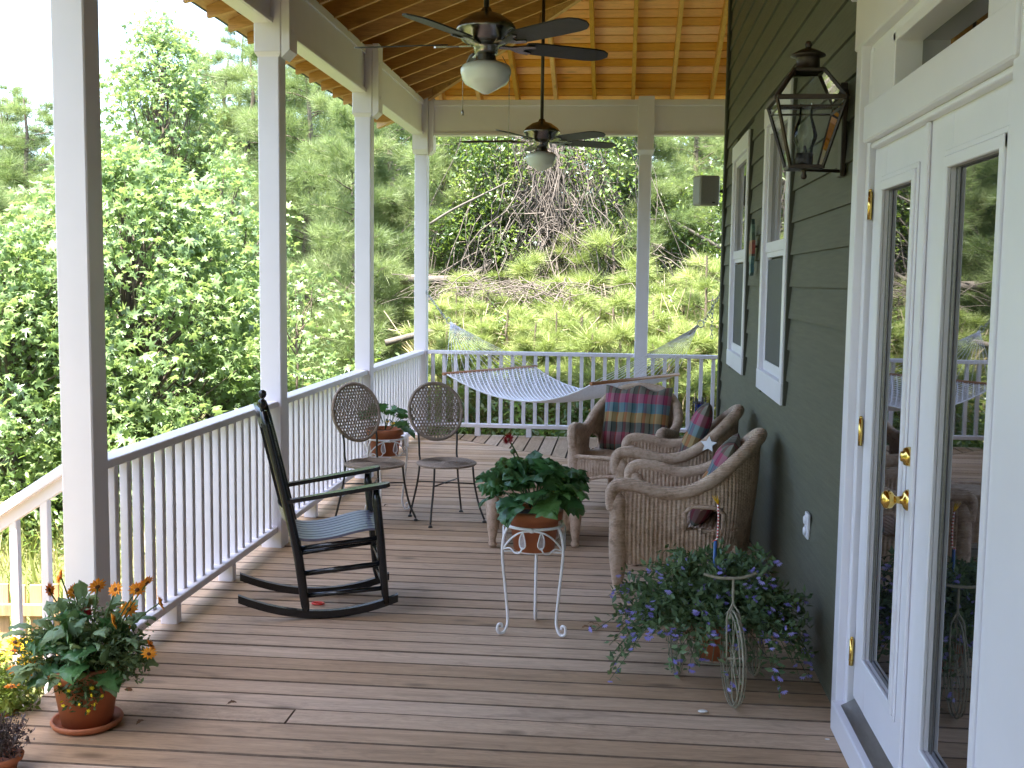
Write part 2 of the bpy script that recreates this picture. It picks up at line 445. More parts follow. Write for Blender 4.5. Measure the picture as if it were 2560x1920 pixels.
# ------------------------------------------------------------------ posts
PX0, PX1 = -2.235, -2.10
PXC = (PX0 + PX1) / 2; PW = PX1 - PX0
def post(cx, cyy, label, inner=(1, 0)):
    t = thing('porch_post', label, 'post', (cx, cyy, 0), 0, 'white porch posts')
    MB().box((0, 0, 1.6), (PW, PW, 3.28), None, .006).build('shaft', M_WHITE, t)
    c = MB(); c.box((0, 0, 3.34), (PW + .034, PW + .034, .56), None, .006)
    h = PW / 2; e = h + .017
    c.add([(-h, -h, 3.035), (h, -h, 3.035), (h, h, 3.035), (-h, h, 3.035), (-e, -e, 3.062), (e, -e, 3.062), (e, e, 3.062), (-e, e, 3.062)],
          [(0, 1, 5, 4), (1, 2, 6, 5), (2, 3, 7, 6), (3, 0, 4, 7), (0, 3, 2, 1)])
    c.build('capital', M_WHITE, t)
    for ix, iy in inner:
        p = MB(); q = h + .017
        prof = [(q + .002, 3.03), (q + .005, 3.03), (q + .052, 3.075), (q + .052, 3.625), (q + .002, 3.625)]
        if ix:
            M = Matrix(((1, 0, 0, 0), (0, 0, -1, PW / 2 + .014), (0, 1, 0, 0), (0, 0, 0, 1)))
        else:
            M = Matrix(((0, 0, 1, -PW / 2 - .014), (-1, 0, 0, 0), (0, 1, 0, 0), (0, 0, 0, 1)))
        p.prism(prof, PW + .028, M); pl = p.build('cleat_plate', M_WHITE, t)
        b = MB()
        for zz in (3.2, 3.48):
            if ix: b.tube([(q + .05, 0, zz), (q + .056, 0, zz)], .012, 8)
            else: b.tube([(0, -q - .05, zz), (0, -q - .056, zz)], .012, 8)
        b.build('bolt', M_TRIM, pl)
    return t
POST_Y = (4.25 + PW / 2, 6.75 + PW / 2, 9.24 + PW / 2, 12.02)
post(PXC, POST_Y[0], 'nearest white square porch post, behind the pot of orange flowers', ((1, 0),))
post(PXC, POST_Y[1], 'second white porch post along the left, behind the black rocking chair', ((1, 0),))
post(PXC, POST_Y[2], 'third white porch post along the left, behind the potted plant on a stand', ((1, 0),))
post(PXC, POST_Y[3], 'white corner porch post where the left and back railings meet', ((1, 0), (0, 1)))
post(.22, 12.02, 'white porch post in the middle of the back railing, behind the hammock', ((0, 1),))
post(PXC, 1.6, 'white porch post level with the viewer, at the near side of the stairs', ((1, 0),))
post(PXC, -2.5, 'white porch post behind the viewer', ((1, 0),)); post(PXC, -6.5, 'last white porch post far behind the viewer', ((1, 0),))

# ------------------------------------------------------------------ beams
def beam(a, b, w, label, nrm):
    t = thing('porch_beam', label, 'beam')
    m = MB(); m.bar((a[0], a[1], 3.417), (b[0], b[1], 3.417), w, .366, (0, 0, 1), .005); m.build('timber', M_WHITE, t)
    s = MB(); d = Vector((nrm[0], nrm[1], 0)) * (w / 2 + .008)
    s.bar((a[0] + d.x, a[1] + d.y, 3.572), (b[0] + d.x, b[1] + d.y, 3.572), .016, .062, (0, 0, 1), .003); s.build('top_trim', M_WHITE, t)
    s = MB(); s.bar((a[0] + d.x, a[1] + d.y, 3.247), (b[0] + d.x, b[1] + d.y, 3.247), .014, .03, (0, 0, 1), .003); s.build('bottom_trim', M_WHITE, t)
    return t
beam((PXC - .035, -10.0), (PXC - .035, 11.945), .112, 'long white beam over the left row of porch posts', (1, 0))
beam((-2.25, 12.03), (5.2, 12.03), .112, 'white beam across the back of the porch above the hammock', (0, -1))

# ------------------------------------------------------------------ railings
RAILX = (-2.226, -2.12); RXC = sum(RAILX) / 2; RW = RAILX[1] - RAILX[0]
bal_me = MB().box((0, 0, .51), (.038, .038, .764), None, .003).mesh('baluster', M_WHITE)
blk_me = MB().box((0, 0, .046), (.085, .055, .095), None, .003).mesh('support_block', M_WHITE)
def railing(a, b, label, blocks=2, group='white balustrade sections'):
    a = Vector(a); b = Vector(b); L = (b - a).length; d = (b - a).normalized(); rz = math.atan2(d.y, d.x)
    t = thing('porch_railing', label, 'railing', (a.x, a.y, 0), rz, group)
    MB().box((L / 2, 0, .911), (L, RW, .038), None, .004).build('top_rail', M_WHITE, t)
    MB().box((L / 2, 0, .1135), (L, RW * .88, .039), None, .004).build('bottom_rail', M_WHITE, t)
    n = int(round(L / .127)) ; sp = L / n
    for i in range(n): obj('baluster', bal_me, None, t, (sp * (i + .5), 0, 0), (0, 0, rng.uniform(-.02, .02)))
    for i in range(blocks): obj('support_block', blk_me, None, t, (L * (i + 1) / (blocks + 1), 0, 0), (0, 0, R(90)))
    return t
railing((RXC, POST_Y[0] + PW / 2), (RXC, POST_Y[1] - PW / 2), 'nearest white railing section, beside the black rocking chair')
railing((RXC, POST_Y[1] + PW / 2), (RXC, POST_Y[2] - PW / 2), 'middle white railing section behind the round backed chairs')
railing((RXC, POST_Y[2] + PW / 2), (RXC, POST_Y[3] - PW / 2), 'far white railing section on the left, next to the back corner')
railing((PX1, 12.035), (.22 - PW / 2, 12.035), 'wide white back railing section behind the hammock', 3)
railing((.22 + PW / 2, 12.035), (2.6, 12.035), 'white back railing section running behind the house corner', 2)

# stairs down to the lawn on the left, with a sloping handrail
def stairs():
    t = thing('porch_stairs', 'wooden stairs going down from the deck on the left', 'stairs', (-2.32, 3.2, 0))
    for i in range(8):
        MB().box((-.14 - i * .28, 0, -.185 - i * .185), (.29, 2.0, .03), None, .004).build('tread', M_DECKY, t)
        MB().box((-.005 - i * .28, 0, -.11 - i * .185), (.02, 2.0, .15), None, .003).build('riser', M_WHITE, t)
    for s in (-1, 1):
        MB().bar((0, s * 1.02, -.20), (-2.5, s * 1.02, -1.85), .04, .30, (0, 0, 1), .004).build('stringer', M_WHITE, t)
    h = thing('stair_handrail', 'sloping white stair handrail with balusters, left of the nearest post', 'handrail', (PX0, 4.33, 0))
    sl_ = .655
    MB().bar((0, 0, .92), (-1.9, 0, .92 - 1.9 * sl_), .09, .04, (0, 0, 1), .004).build('top_rail', M_WHITE, h)
    MB().bar((0, .0, .875), (-1.9, .0, .875 - 1.9 * sl_), .038, .062, (0, 0, 1), .003).build('under_rail', M_WHITE, h)
    for i in range(13):
        xx = -.115 - i * .135
        MB().box((xx, 0, .88 + xx * sl_ - .48), (.034, .034, .96), None, .003).build('baluster', M_WHITE, h)
    MB().box((-1.95, 0, -.55), (.1, .1, 1.9), None, .005).build('newel', M_WHITE, h)
    MB().bar((0, 0, -.02), (-1.9, 0, -.02 - 1.9 * sl_), .038, .07, (0, 0, 1), .003).build('lower_rail', M_WHITE, h)
stairs()

# ------------------------------------------------------------------ roof
S = .375; ZB = 3.603; EAVE = 2.78; X0 = -2.1; Y0 = 11.95
def roof():
    t = thing('porch_roof', 'open timber porch roof of orange brown rafters and boards with eaves', 'roof')
    D = .14
    def rafter(a, b, mat, w=.038, d=D, name='rafter'):
        # a,b: lower-edge points
        m = MB(); a = Vector(a); b = Vector(b); dr = (b - a).normalized(); side = Vector((0, 0, 1)).cross(dr).normalized() * (w / 2); upv = Vector((0, 0, d))
        c = a + dr * min(.5, (b - a).length * .5); a2 = a + Vector((0, 0, .065))
        V = []
        for sd in (-1, 1): V += [a2 + side * sd, c + side * sd, b + side * sd, b + side * sd + upv, a + side * sd + upv]
        m.add(V, [(0, 1, 2, 3, 4), (9, 8, 7, 6, 5), (0, 5, 6, 1), (1, 6, 7, 2), (2, 7, 8, 3), (3, 8, 9, 4), (4, 9, 5, 0)])
        return m.build(name, mat, t)
    zx = lambda x: ZB + S * (x - X0)
    zy = lambda y: ZB + S * (Y0 - y)
    y = -4.0
    while y < 12.55:
        xe = min(.90, X0 + (Y0 - y) - .03)
        xs = -EAVE
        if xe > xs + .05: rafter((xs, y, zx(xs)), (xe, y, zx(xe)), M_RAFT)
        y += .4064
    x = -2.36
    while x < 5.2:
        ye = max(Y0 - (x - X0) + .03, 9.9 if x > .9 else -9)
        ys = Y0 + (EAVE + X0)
        if ye < ys - .05: rafter((x, ys, zy(ys)), (x, ye, zy(ye)), M_RAFTY_LIT)
        x += .4064
    rafter((-EAVE, Y0 + EAVE + X0, ZB - S * (EAVE + X0) - .02), (.93, Y0 - .93 + X0, ZB + S * (.93 - X0) - .02), M_RAFT, .045, .17, 'hip_rafter')
    # boards: left plane along Y, back plane along X
    th = .02
    X = -EAVE - .03
    while X < .92:
        X2 = X + .117; ya, yb = Y0 - (X - X0) - .012, Y0 - (X2 - X0) - .012
        za, zb = zx(X) + D + .002, zx(X2) + D + .002
        V = [(X, -10.0, za), (X2, -10.0, zb), (X2, yb, zb), (X, ya, za)]
        V += [(p[0], p[1], p[2] + th) for p in V]
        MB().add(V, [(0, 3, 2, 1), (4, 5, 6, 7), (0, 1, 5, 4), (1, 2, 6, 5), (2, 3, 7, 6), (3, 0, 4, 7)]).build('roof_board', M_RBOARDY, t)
        X += .1325
    Y = Y0 + (EAVE + X0) + .03
    while Y > 8.95:
        Y2 = Y - .115; xa, xb = X0 + (Y0 - Y) + .012, X0 + (Y0 - Y2) + .012
        za, zb = zy(Y) + D + .002, zy(Y2) + D + .002
        xr = 5.2
        V = [(xa, Y, za), (xb, Y2, zb), (xr, Y2, zb), (xr, Y, za)]
        V += [(p[0], p[1], p[2] + th) for p in V]
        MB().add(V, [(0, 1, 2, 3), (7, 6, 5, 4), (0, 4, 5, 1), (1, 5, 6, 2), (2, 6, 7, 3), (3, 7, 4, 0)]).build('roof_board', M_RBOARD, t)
        Y -= .1325
    # shingle sheets above
    u = D + .026; e = EAVE + .07; E_ = e + X0
    m = MB()
    A = (-e, -10.0, zx(-e) + u); B = (-e, Y0 + E_, zx(-e) + u); C = (1.6, Y0 - 1.6 + X0, zx(1.6) + u); Dd = (1.6, -10.0, zx(1.6) + u)
    Fv = (5.3, Y0 + E_, zx(-e) + u); Gv = (5.3, Y0 - 1.6 + X0, zx(1.6) + u)
    V = [A, B, C, Dd, Fv, Gv]; V += [(p[0], p[1], p[2] + .02) for p in V]
    m.add(V, [(0, 1, 2, 3)[::-1], (1, 4, 5, 2)[::-1], (6, 7, 8, 9), (7, 10, 11, 8), (0, 6, 7, 1), (1, 7, 10, 4), (4, 10, 11, 5), (0, 3, 9, 6), (3, 2, 8, 9), (2, 5, 11, 8)][:])
    m.build('shingles', M_SHINGLE, t)
roof()

# ------------------------------------------------------------------ house
house = thing('house', 'green clapboard house with white french doors and tall white windows', 'house', (.89, 5, 0))
def H(o): o.parent = house; o.matrix_parent_inverse = Matrix.Translation((-.89, -5, 0)); return o
WINS = ((6.0, 7.06), (7.95, 9.05)); WZ = (1.055, 2.76)
DOORY = (2.30, 4.34); DOORZ = 2.72
def siding(k):
    z0 = .035 + .165 * k; z1 = z0 + .165
    cuts = []
    if z1 > WZ[0] + .03 and z0 < WZ[1] - .03: cuts += [(w[0] - .01, w[1] + .01) for w in WINS]
    if z0 < DOORZ + .1: cuts.append((DOORY[0] + .02, DOORY[1] - .02))
    cuts.sort(); segs = []; c = -10.0
    for (a, b) in cuts: segs.append((c, a)); c = b
    segs.append((c, 9.885))
    for (a, b) in segs:
        V = []
        for yy in (a, b): V += [(.874, yy, z0), (.906, yy, z0), (.906, yy, z1 + .02), (.8895, yy, z1 + .02)]
        H(MB().add(V, [(0, 1, 2, 3), (7, 6, 5, 4), (0, 4, 5, 1), (1, 5, 6, 2), (2, 6, 7, 3), (3, 7, 4, 0)]).build('siding_plank', M_SIDING))
for k in range(-2, 29): siding(k)
W = MB()
W.box((1.0, (9.86 + DOORY[1]) / 2, 2.2), (.18, 9.86 - DOORY[1], 5.2)); W.box((1.0, (DOORY[0] - 10) / 2, 2.2), (.18, DOORY[0] + 10, 5.2))
W.box((1.0, sum(DOORY) / 2, 3.8), (.179, DOORY[1] - DOORY[0], 2.0)); W.box((3.4, 9.76, 2.2), (5.0, .2, 5.2)); W.box((3.0, 0, 4.85), (4.2, 20, .1)); W.box((3.4, -9.9, 2.2), (5.0, .2, 5.2))
H(W.build('wall', M_SIDING))
C_ = MB(); C_.box((.868, 9.86, 2.2), (.025, .1, 5.0), None, .003); C_.box((.92, 9.905, 2.2), (.13, .025, 5.0), None, .003); H(C_.build('corner_board', M_CORNER))

def window(i, y0, y1):
    z0, z1 = WZ; cw = .085; xo = .852; xi = .905
    m = MB()
    m.box(((xo + xi) / 2, y0 + cw / 2, (z0 + z1) / 2 + .06), (xi - xo, cw, z1 - z0 - .12), None, .003)
    m.box(((xo + xi) / 2, y1 - cw / 2, (z0 + z1) / 2 + .06), (xi - xo, cw, z1 - z0 - .12), None, .003)
    m.box(((xo + xi) / 2 - .004, (y0 + y1) / 2, z1 - .06), (xi - xo, y1 - y0 + .01, .12), None, .003)
    m.box(((xo + xi) / 2 - .003, (y0 + y1) / 2, z0 + .06), (xi - xo, y1 - y0 + .008, .12), None, .003)
    w = H(m.build('window', M_TRIM))
    for yy in (y0 - .014, y1 + .014): MB().box((.877, yy, (z0 + z1) / 2), (.03, .027, z1 - z0 - .004)).build('shadow_strip', M_CORNER, w)  # dark strips stand in for the shadow beside the casing
    a, b = y0 + cw, y1 - cw
    s = MB(); zm = 1.885
    for (za, zb, xx) in ((zm, z1 - .12, .885), (z0 + .12, zm + .02, .893)):
        t_ = .042
        s.box((xx, a + t_ / 2, (za + zb) / 2), (.028, t_, zb - za), None, .002); s.box((xx, b - t_ / 2, (za + zb) / 2), (.028, t_, zb - za), None, .002)
        s.box((xx, (a + b) / 2, zb - .025), (.029, b - a - .002, .05), None, .002); s.box((xx, (a + b) / 2, za + .03), (.030, b - a - .002, .06), None, .002)
    s.build('sash', M_TRIM, w)
    MB().box((.897, (a + b) / 2, (zm + z1 - .12) / 2), (.006, b - a - .06, z1 - .12 - zm - .08)).build('upper_pane', M_PANE, w)
    MB().box((.886, (a + b) / 2, (zm + z0 + .12) / 2), (.003, b - a - .07, zm - z0 - .12 - .09)).build('insect_screen', M_SCREEN, w)
    MB().box((.904, (a + b) / 2, (zm + z0 + .12) / 2), (.006, b - a - .06, zm - z0 - .12 - .08)).build('lower_pane', M_PANE, w)
for i, (a, b) in enumerate(WINS): window(i, a, b)

# french doors with transom
def doors():
    y0, y1 = DOORY
    c = MB(); cw = .085
    c.box((.872, y1 - cw / 2, 1.3), (.04, cw, 2.64), None, .004); c.box((.872, y0 + .16, 1.3), (.04, .32, 2.64), None, .004)
    c.box((.871, (y0 + y1) / 2, 2.66), (.044, y1 - y0 + .06, .19), None, .005)
    c.box((.862, (y0 + y1) / 2, 2.775), (.062, y1 - y0 + .10, .045), None, .005)
    # jambs (deep) and transom lining
    for yy, sg in ((4.205, 1), (2.645, -1)): c.box((.94, yy + sg * .025, 1.28), (.115, .05, 2.54), None, .003)
    c.box((.945, (y0 + y1) / 2, 2.545), (.115, y1 - y0 - .12, .05), None, .003)
    H(c.build('door_casing', M_TRIM))
    h = MB(); h.box((.868, 3.35, 2.265), (.055, 1.54, .13), None, .005); h.box((.888, 3.35, 2.191), (.035, 1.545, .018), None, .003)
    H(h.build('transom_bar', M_TRIM))
    tf = MB()
    for yy in (4.165 - .16, 2.69 + .10): tf.box((.925, yy, 2.43), (.10, .33 if yy > 3 else .2, .195), None, .003)
    tf.box((.924, 3.37, 2.512), (.098, 1.0, .03), None, .003); tf.box((.955, 3.37, 2.345), (.028, 1.0, .03), None, .003)
    tr = H(tf.build('transom_window', M_TRIM)); MB().box((.966, 3.42, 2.425), (.006, 1.2, .16)).build('pane', M_PANE, tr)
    sill = MB(); sill.box((.865, 3.42, .055), (.06, 1.66, .11), None, .004); H(sill.build('door_sill', M_TRIM))
    th = MB(); th.add([(.862, 2.66, .112), (.93, 2.66, .150), (.93, 4.2, .150), (.862, 4.2, .112), (.862, 2.66, .108), (.93, 2.66, .108), (.93, 4.2, .108), (.862, 4.2, .108)],
        [(0, 1, 2, 3)[::-1], (0, 4, 5, 1), (3, 2, 6, 7), (0, 3, 7, 4)]); H(th.build('threshold', M_STEELG))
    for (a, b, g0, g1) in ((4.178, 3.452, 4.0, 3.60), (3.448, 2.675, 3.222, 2.79)):
        zb, zt, gz0, gz1 = .158, 2.185, .357, 2.027
        d = MB(); xf, th_ = .90, .044; xc = xf + th_ / 2
        d.box((xc, (a + g0) / 2, (zb + zt) / 2), (th_, a - g0, zt - zb), None, .002)
        d.box((xc, (b + g1) / 2, (zb + zt) / 2), (th_, g1 - b, zt - zb), None, .002)
        d.box((xc, (g0 + g1) / 2, (zb + gz0) / 2), (th_ - .001, g0 - g1, gz0 - zb)); d.box((xc, (g0 + g1) / 2, (zt + gz1) / 2), (th_ - .001, g0 - g1, zt - gz1))
        dr = H(d.build('door', M_TRIM))
        f = MB()   # raised glazing frame, two steps
        for (o_, w_, p_) in ((.05, .018, .007), (.032, .034, .014)):
            f.box((xf - p_ / 2, g0 + o_ - w_ / 2, (gz0 + gz1) / 2), (p_, w_, gz1 - gz0 + 2 * o_), None, .003); f.box((xf - p_ / 2, g1 - o_ + w_ / 2, (gz0 + gz1) / 2), (p_, w_, gz1 - gz0 + 2 * o_), None, .003)
            f.box((xf - p_ / 2 - .0005, (g0 + g1) / 2, gz1 + o_ - w_ / 2), (p_, g0 - g1 + 2 * o_, w_), None, .003); f.box((xf - p_ / 2 - .0005, (g0 + g1) / 2, gz0 - o_ + w_ / 2), (p_, g0 - g1 + 2 * o_, w_), None, .003)
        f.build('glazing_frame', M_TRIM, dr)
        MB().box((xf + .016, (g0 + g1) / 2, (gz0 + gz1) / 2), (.006, g0 - g1 + .01, gz1 - gz0 + .01)).build('pane', M_PANE, dr)
        sp = MB()
        for (yy) in (g0 - .012, g0 - .026): sp.box((xf + .0115, yy, (gz0 + gz1) / 2), (.004, .004, gz1 - gz0 - .004))
        sp.build('pane_spacer', M_STEELG, dr)
        if a > 4:
            for zz in (.324, 1.158, 1.985):
                hg = MB(); hg.tube([(.889, 4.184, zz - .05), (.889, 4.184, zz + .05)], .0085, 10)
                for q in (-.03, 0, .03): hg.tube([(.889, 4.184, zz + q - .001), (.889, 4.184, zz + q + .001)], .0092, 10)
                hg.ball((.889, 4.184, zz + .054), .007, 8); hg.box((.8935, 4.196, zz), (.004, .02, .1)); hg.build('hinge', M_BRASS, dr)
            yk = 3.52
            def turned(prof, zz, name):
                m = MB(); m.lathe(prof, (0, 0, 0), 20)
                m.v = [(xf - p[2], yk + p[0], zz + p[1]) for p in m.v]
                return m.build(name, M_BRASS, dr)
            turned([(.034, 0), (.033, .006), (.024, .014), (.013, .018), (.011, .036), (.016, .042), (.027, .05), (.030, .062), (.026, .074), (.012, .081), (0, .082)], 1.035, 'knob')
            turned([(.031, 0), (.030, .010), (.026, .018), (.017, .021), (.015, .028), (0, .029)], 1.172, 'deadbolt')
    a = MB(); a.box((.893, 3.45, 1.17), (.012, .03, 2.02), None, .003); H(a.build('astragal', M_TRIM))
doors()
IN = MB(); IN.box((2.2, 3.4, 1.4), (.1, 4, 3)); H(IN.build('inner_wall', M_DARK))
# ------------------------------------------------------------------ materials for furniture
M_BLACK = paint('black_gloss_paint', (.007, .008, .010), .2, .2, 6, .12, (1, 1, 1), .6)
M_IRON = paint('dark_iron', (.03, .024, .02), .45, .2, 20, .1, None, .5)
M_NICKEL = metal('dark_nickel', (.30, .28, .26), .26)
M_BLADE = wood('fan_blade', (.05, .045, .042), (.028, .025, .023), 0, .5, 0, .15)
M_GLOBE = paint('milk_glass', (.72, .75, .74), .18, .01, 2, 0)
M_BRONZE = paint('aged_bronze', (.055, .040, .032), .38, .3, 12, .15, None, .5, .6)
M_IRONW = paint('white_iron', (.80, .77, .77), .4, .05, 12, .1)
M_TERRA = paint('terracotta', (.40, .125, .05), .62, .18, 5, .15)
M_SOIL = paint('potting_soil', (.03, .02, .014), .95, .4, 30, .6)
M_ROPE = paint('white_rope', (.80, .80, .84), .8, .05, 60, .3)
M_SPREAD = wood('spreader_wood', (.45, .20, .075), (.28, .11, .04), 0, .4)
M_SEATW = paint('woven_grey', (.32, .25, .195), .75, .2, 90, .7)
M_SPKR = paint('speaker_plastic', (.30, .29, .27), .5, .04, 10, .05)
def wickermat():
    m, nt, bs = newmat('wicker')
    tc = nt.nodes.new('ShaderNodeTexCoord'); f = noise(nt, tc.outputs['Object'], 22, 5, .75)
    r_ = ramp(nt, [(.3, (.42, .28, .19)), (.5, (.74, .53, .39)), (.72, (.86, .69, .55))]); nt.links.new(f, r_.inputs[0])
    wv = N_(nt, 'ShaderNodeTexWave', Scale=42.0, Distortion=2.2, Detail=2.0); wv.bands_direction = 'Z'; nt.links.new(tc.outputs['Object'], wv.inputs['Vector'])
    c = mixc(nt, r_.outputs[0], (.11, .07, .04), 0.0); mr = N_(nt, 'ShaderNodeMapRange'); mr.inputs['To Min'].default_value = .38; mr.inputs['To Max'].default_value = 0
    nt.links.new(wv.outputs['Fac'], mr.inputs[0]); nt.links.new(mr.outputs[0], c.node.inputs[0])
    nt.links.new(c, bs.inputs['Base Color']); bs.inputs['Roughness'].default_value = .6; bs.inputs['Specular IOR Level'].default_value = .3
    bump(nt, bs, wv.outputs['Fac'], .7, .006); return m
M_WICKER = wickermat()
def plaid():
    m, nt, bs = newmat('plaid_cloth')
    tc = nt.nodes.new('ShaderNodeTexCoord'); sx = nt.nodes.new('ShaderNodeSeparateXYZ'); nt.links.new(tc.outputs['Generated'], sx.inputs[0])
    row = ramp(nt, [(0, (.09, .10, .075)), (.09, (.27, .045, .07)), (.22, (.34, .06, .10)), (.27, (.085, .10, .085)), (.42, (.48, .30, .085)), (.57, (.10, .27, .36)), (.71, (.45, .075, .20)), (.85, (.15, .145, .115))], 'CONSTANT')
    nt.links.new(sx.outputs['Z'], row.inputs[0])
    ml = N_(nt, 'ShaderNodeMath', operation='MULTIPLY'); ml.inputs[1].default_value = 3.6; nt.links.new(sx.outputs['Y'], ml.inputs[0])
    fr = N_(nt, 'ShaderNodeMath', operation='FRACT'); nt.links.new(ml.outputs[0], fr.inputs[0])
    colr = ramp(nt, [(0, (.30, .29, .25)), (.22, (.03, .032, .03)), (.27, (.36, .10, .11)), (.42, (.42, .40, .33)), (.60, (.025, .028, .028)), (.66, (.20, .21, .17)), (.84, (.40, .10, .045)), (.90, (.40, .37, .31))], 'CONSTANT')
    nt.links.new(fr.outputs[0], colr.inputs[0])
    c = mixc(nt, mixc(nt, row.outputs[0], colr.outputs[0], .36), colr.outputs[0], .45, 'MULTIPLY')
    nt.links.new(c, bs.inputs['Base Color']); bs.inputs['Roughness'].default_value = .85; bs.inputs['Specular IOR Level'].default_value = .2
    bump(nt, bs, noise(nt, tc.outputs['Object'], 260, 2), .25, .002); return m
M_PLAID = plaid()
def clear_glass(name):
    m, nt, bs = newmat(name)
    tr = nt.nodes.new('ShaderNodeBsdfTransparent'); tr.inputs[0].default_value = (.93, .95, .94, 1)
    gl = nt.nodes.new('ShaderNodeBsdfGlossy'); gl.inputs['Roughness'].default_value = .03
    fr = N_(nt, 'ShaderNodeFresnel', IOR=1.5); mx = nt.nodes.new('ShaderNodeMixShader')
    nt.links.new(fr.outputs[0], mx.inputs[0]); nt.links.new(tr.outputs[0], mx.inputs[1]); nt.links.new(gl.outputs[0], mx.inputs[2])
    nt.links.new(mx.outputs[0], nt.nodes['Material Output'].inputs['Surface']); return m
M_CLEAR = clear_glass('lantern_glass')

# ------------------------------------------------------------------ ceiling fans
def fan(loc, label, ztop, chains):
    t = thing('ceiling_fan', label, 'fan', loc, 0, 'ceiling fans')
    m = MB(); m.lathe([(.0, .172), (.02, .17), (.03, .15), (.075, .135), (.125, .10), (.143, .075), (.143, .062), (.128, .05), (.12, .02), (.09, .0), (.062, -.008), (.058, -.02), (.055, -.045), (.035, -.05), (.0, -.05)], n=32); m.build('motor_housing', M_NICKEL, t)
    MB().tube([(0, 0, .15), (0, 0, ztop - loc[2])], .0135, 10).build('downrod', M_BRONZE, t)
    MB().lathe([(0, ztop - loc[2] - .09), (.03, ztop - loc[2] - .085), (.065, ztop - loc[2] - .03), (.07, ztop - loc[2])], n=20).build('canopy', M_BRONZE, t)
    l = MB(); l.lathe([(.035, -.045), (.048, -.055), (.05, -.075), (.06, -.08), (.06, -.092), (.0, -.092)], n=24); l.build('light_fitter', M_NICKEL, t)
    MB().lathe([(.055, -.082), (.085, -.088), (.112, -.10), (.122, -.118), (.121, -.135), (.112, -.165), (.10, -.185), (.06, -.207), (.025, -.226), (.012, -.232), (0, -.233)], n=32, cap=False).build('globe_shade', M_GLOBE, t)
    for k in range(5):
        a = R(174 + 72 * k); M = Matrix.Rotation(a, 3, 'Z') @ Matrix.Rotation(R(-12), 3, 'X')
        out = [(.20, -.05), (.24, -.062), (.40, -.066), (.56, -.068), (.61, -.06), (.645, -.035), (.66, 0), (.645, .035), (.61, .06), (.56, .068), (.40, .066), (.24, .062), (.20, .05)]
        b = MB().prism(out, .007); b.v = [tuple(M @ Vector(p)) for p in b.v]
        bo = b.build('blade', M_BLADE, t)
        i = MB(); i.prism([(.07, -.016), (.13, -.013), (.18, -.04), (.235, -.05), (.25, -.03), (.20, -.012), (.20, .012), (.25, .03), (.235, .05), (.18, .04), (.13, .013), (.07, .016)], .008, Matrix.Translation((0, 0, -.0095)))
        i.v = [tuple(M @ Vector(p)) for p in i.v]; i.build('blade_iron', M_NICKEL, bo)
    for (dx, dy, z0, z1) in chains:
        c = MB(); c.tube([(dx * .7, dy * .7, -.06), (dx, dy, z0 - .02), (dx, dy, z1)], .0016, 5)
        c.lathe([(0, z1 - .03), (.005, z1 - .028), (.006, z1 - .012), (.002, z1)], (dx, dy, 0), 8); c.build('pull_chain', M_NICKEL, t)
fan((-.667, 5.4, 2.818), 'nearer ceiling fan with five dark blades and milk glass light', 4.16, ((.115, -.02, -.1, -.68), (-.115, .03, -.1, -.30)))
fan((-.644, 8.8, 2.782), 'farther ceiling fan hanging in front of the back beam', 4.16, ((.1, 0, -.1, -.2),))

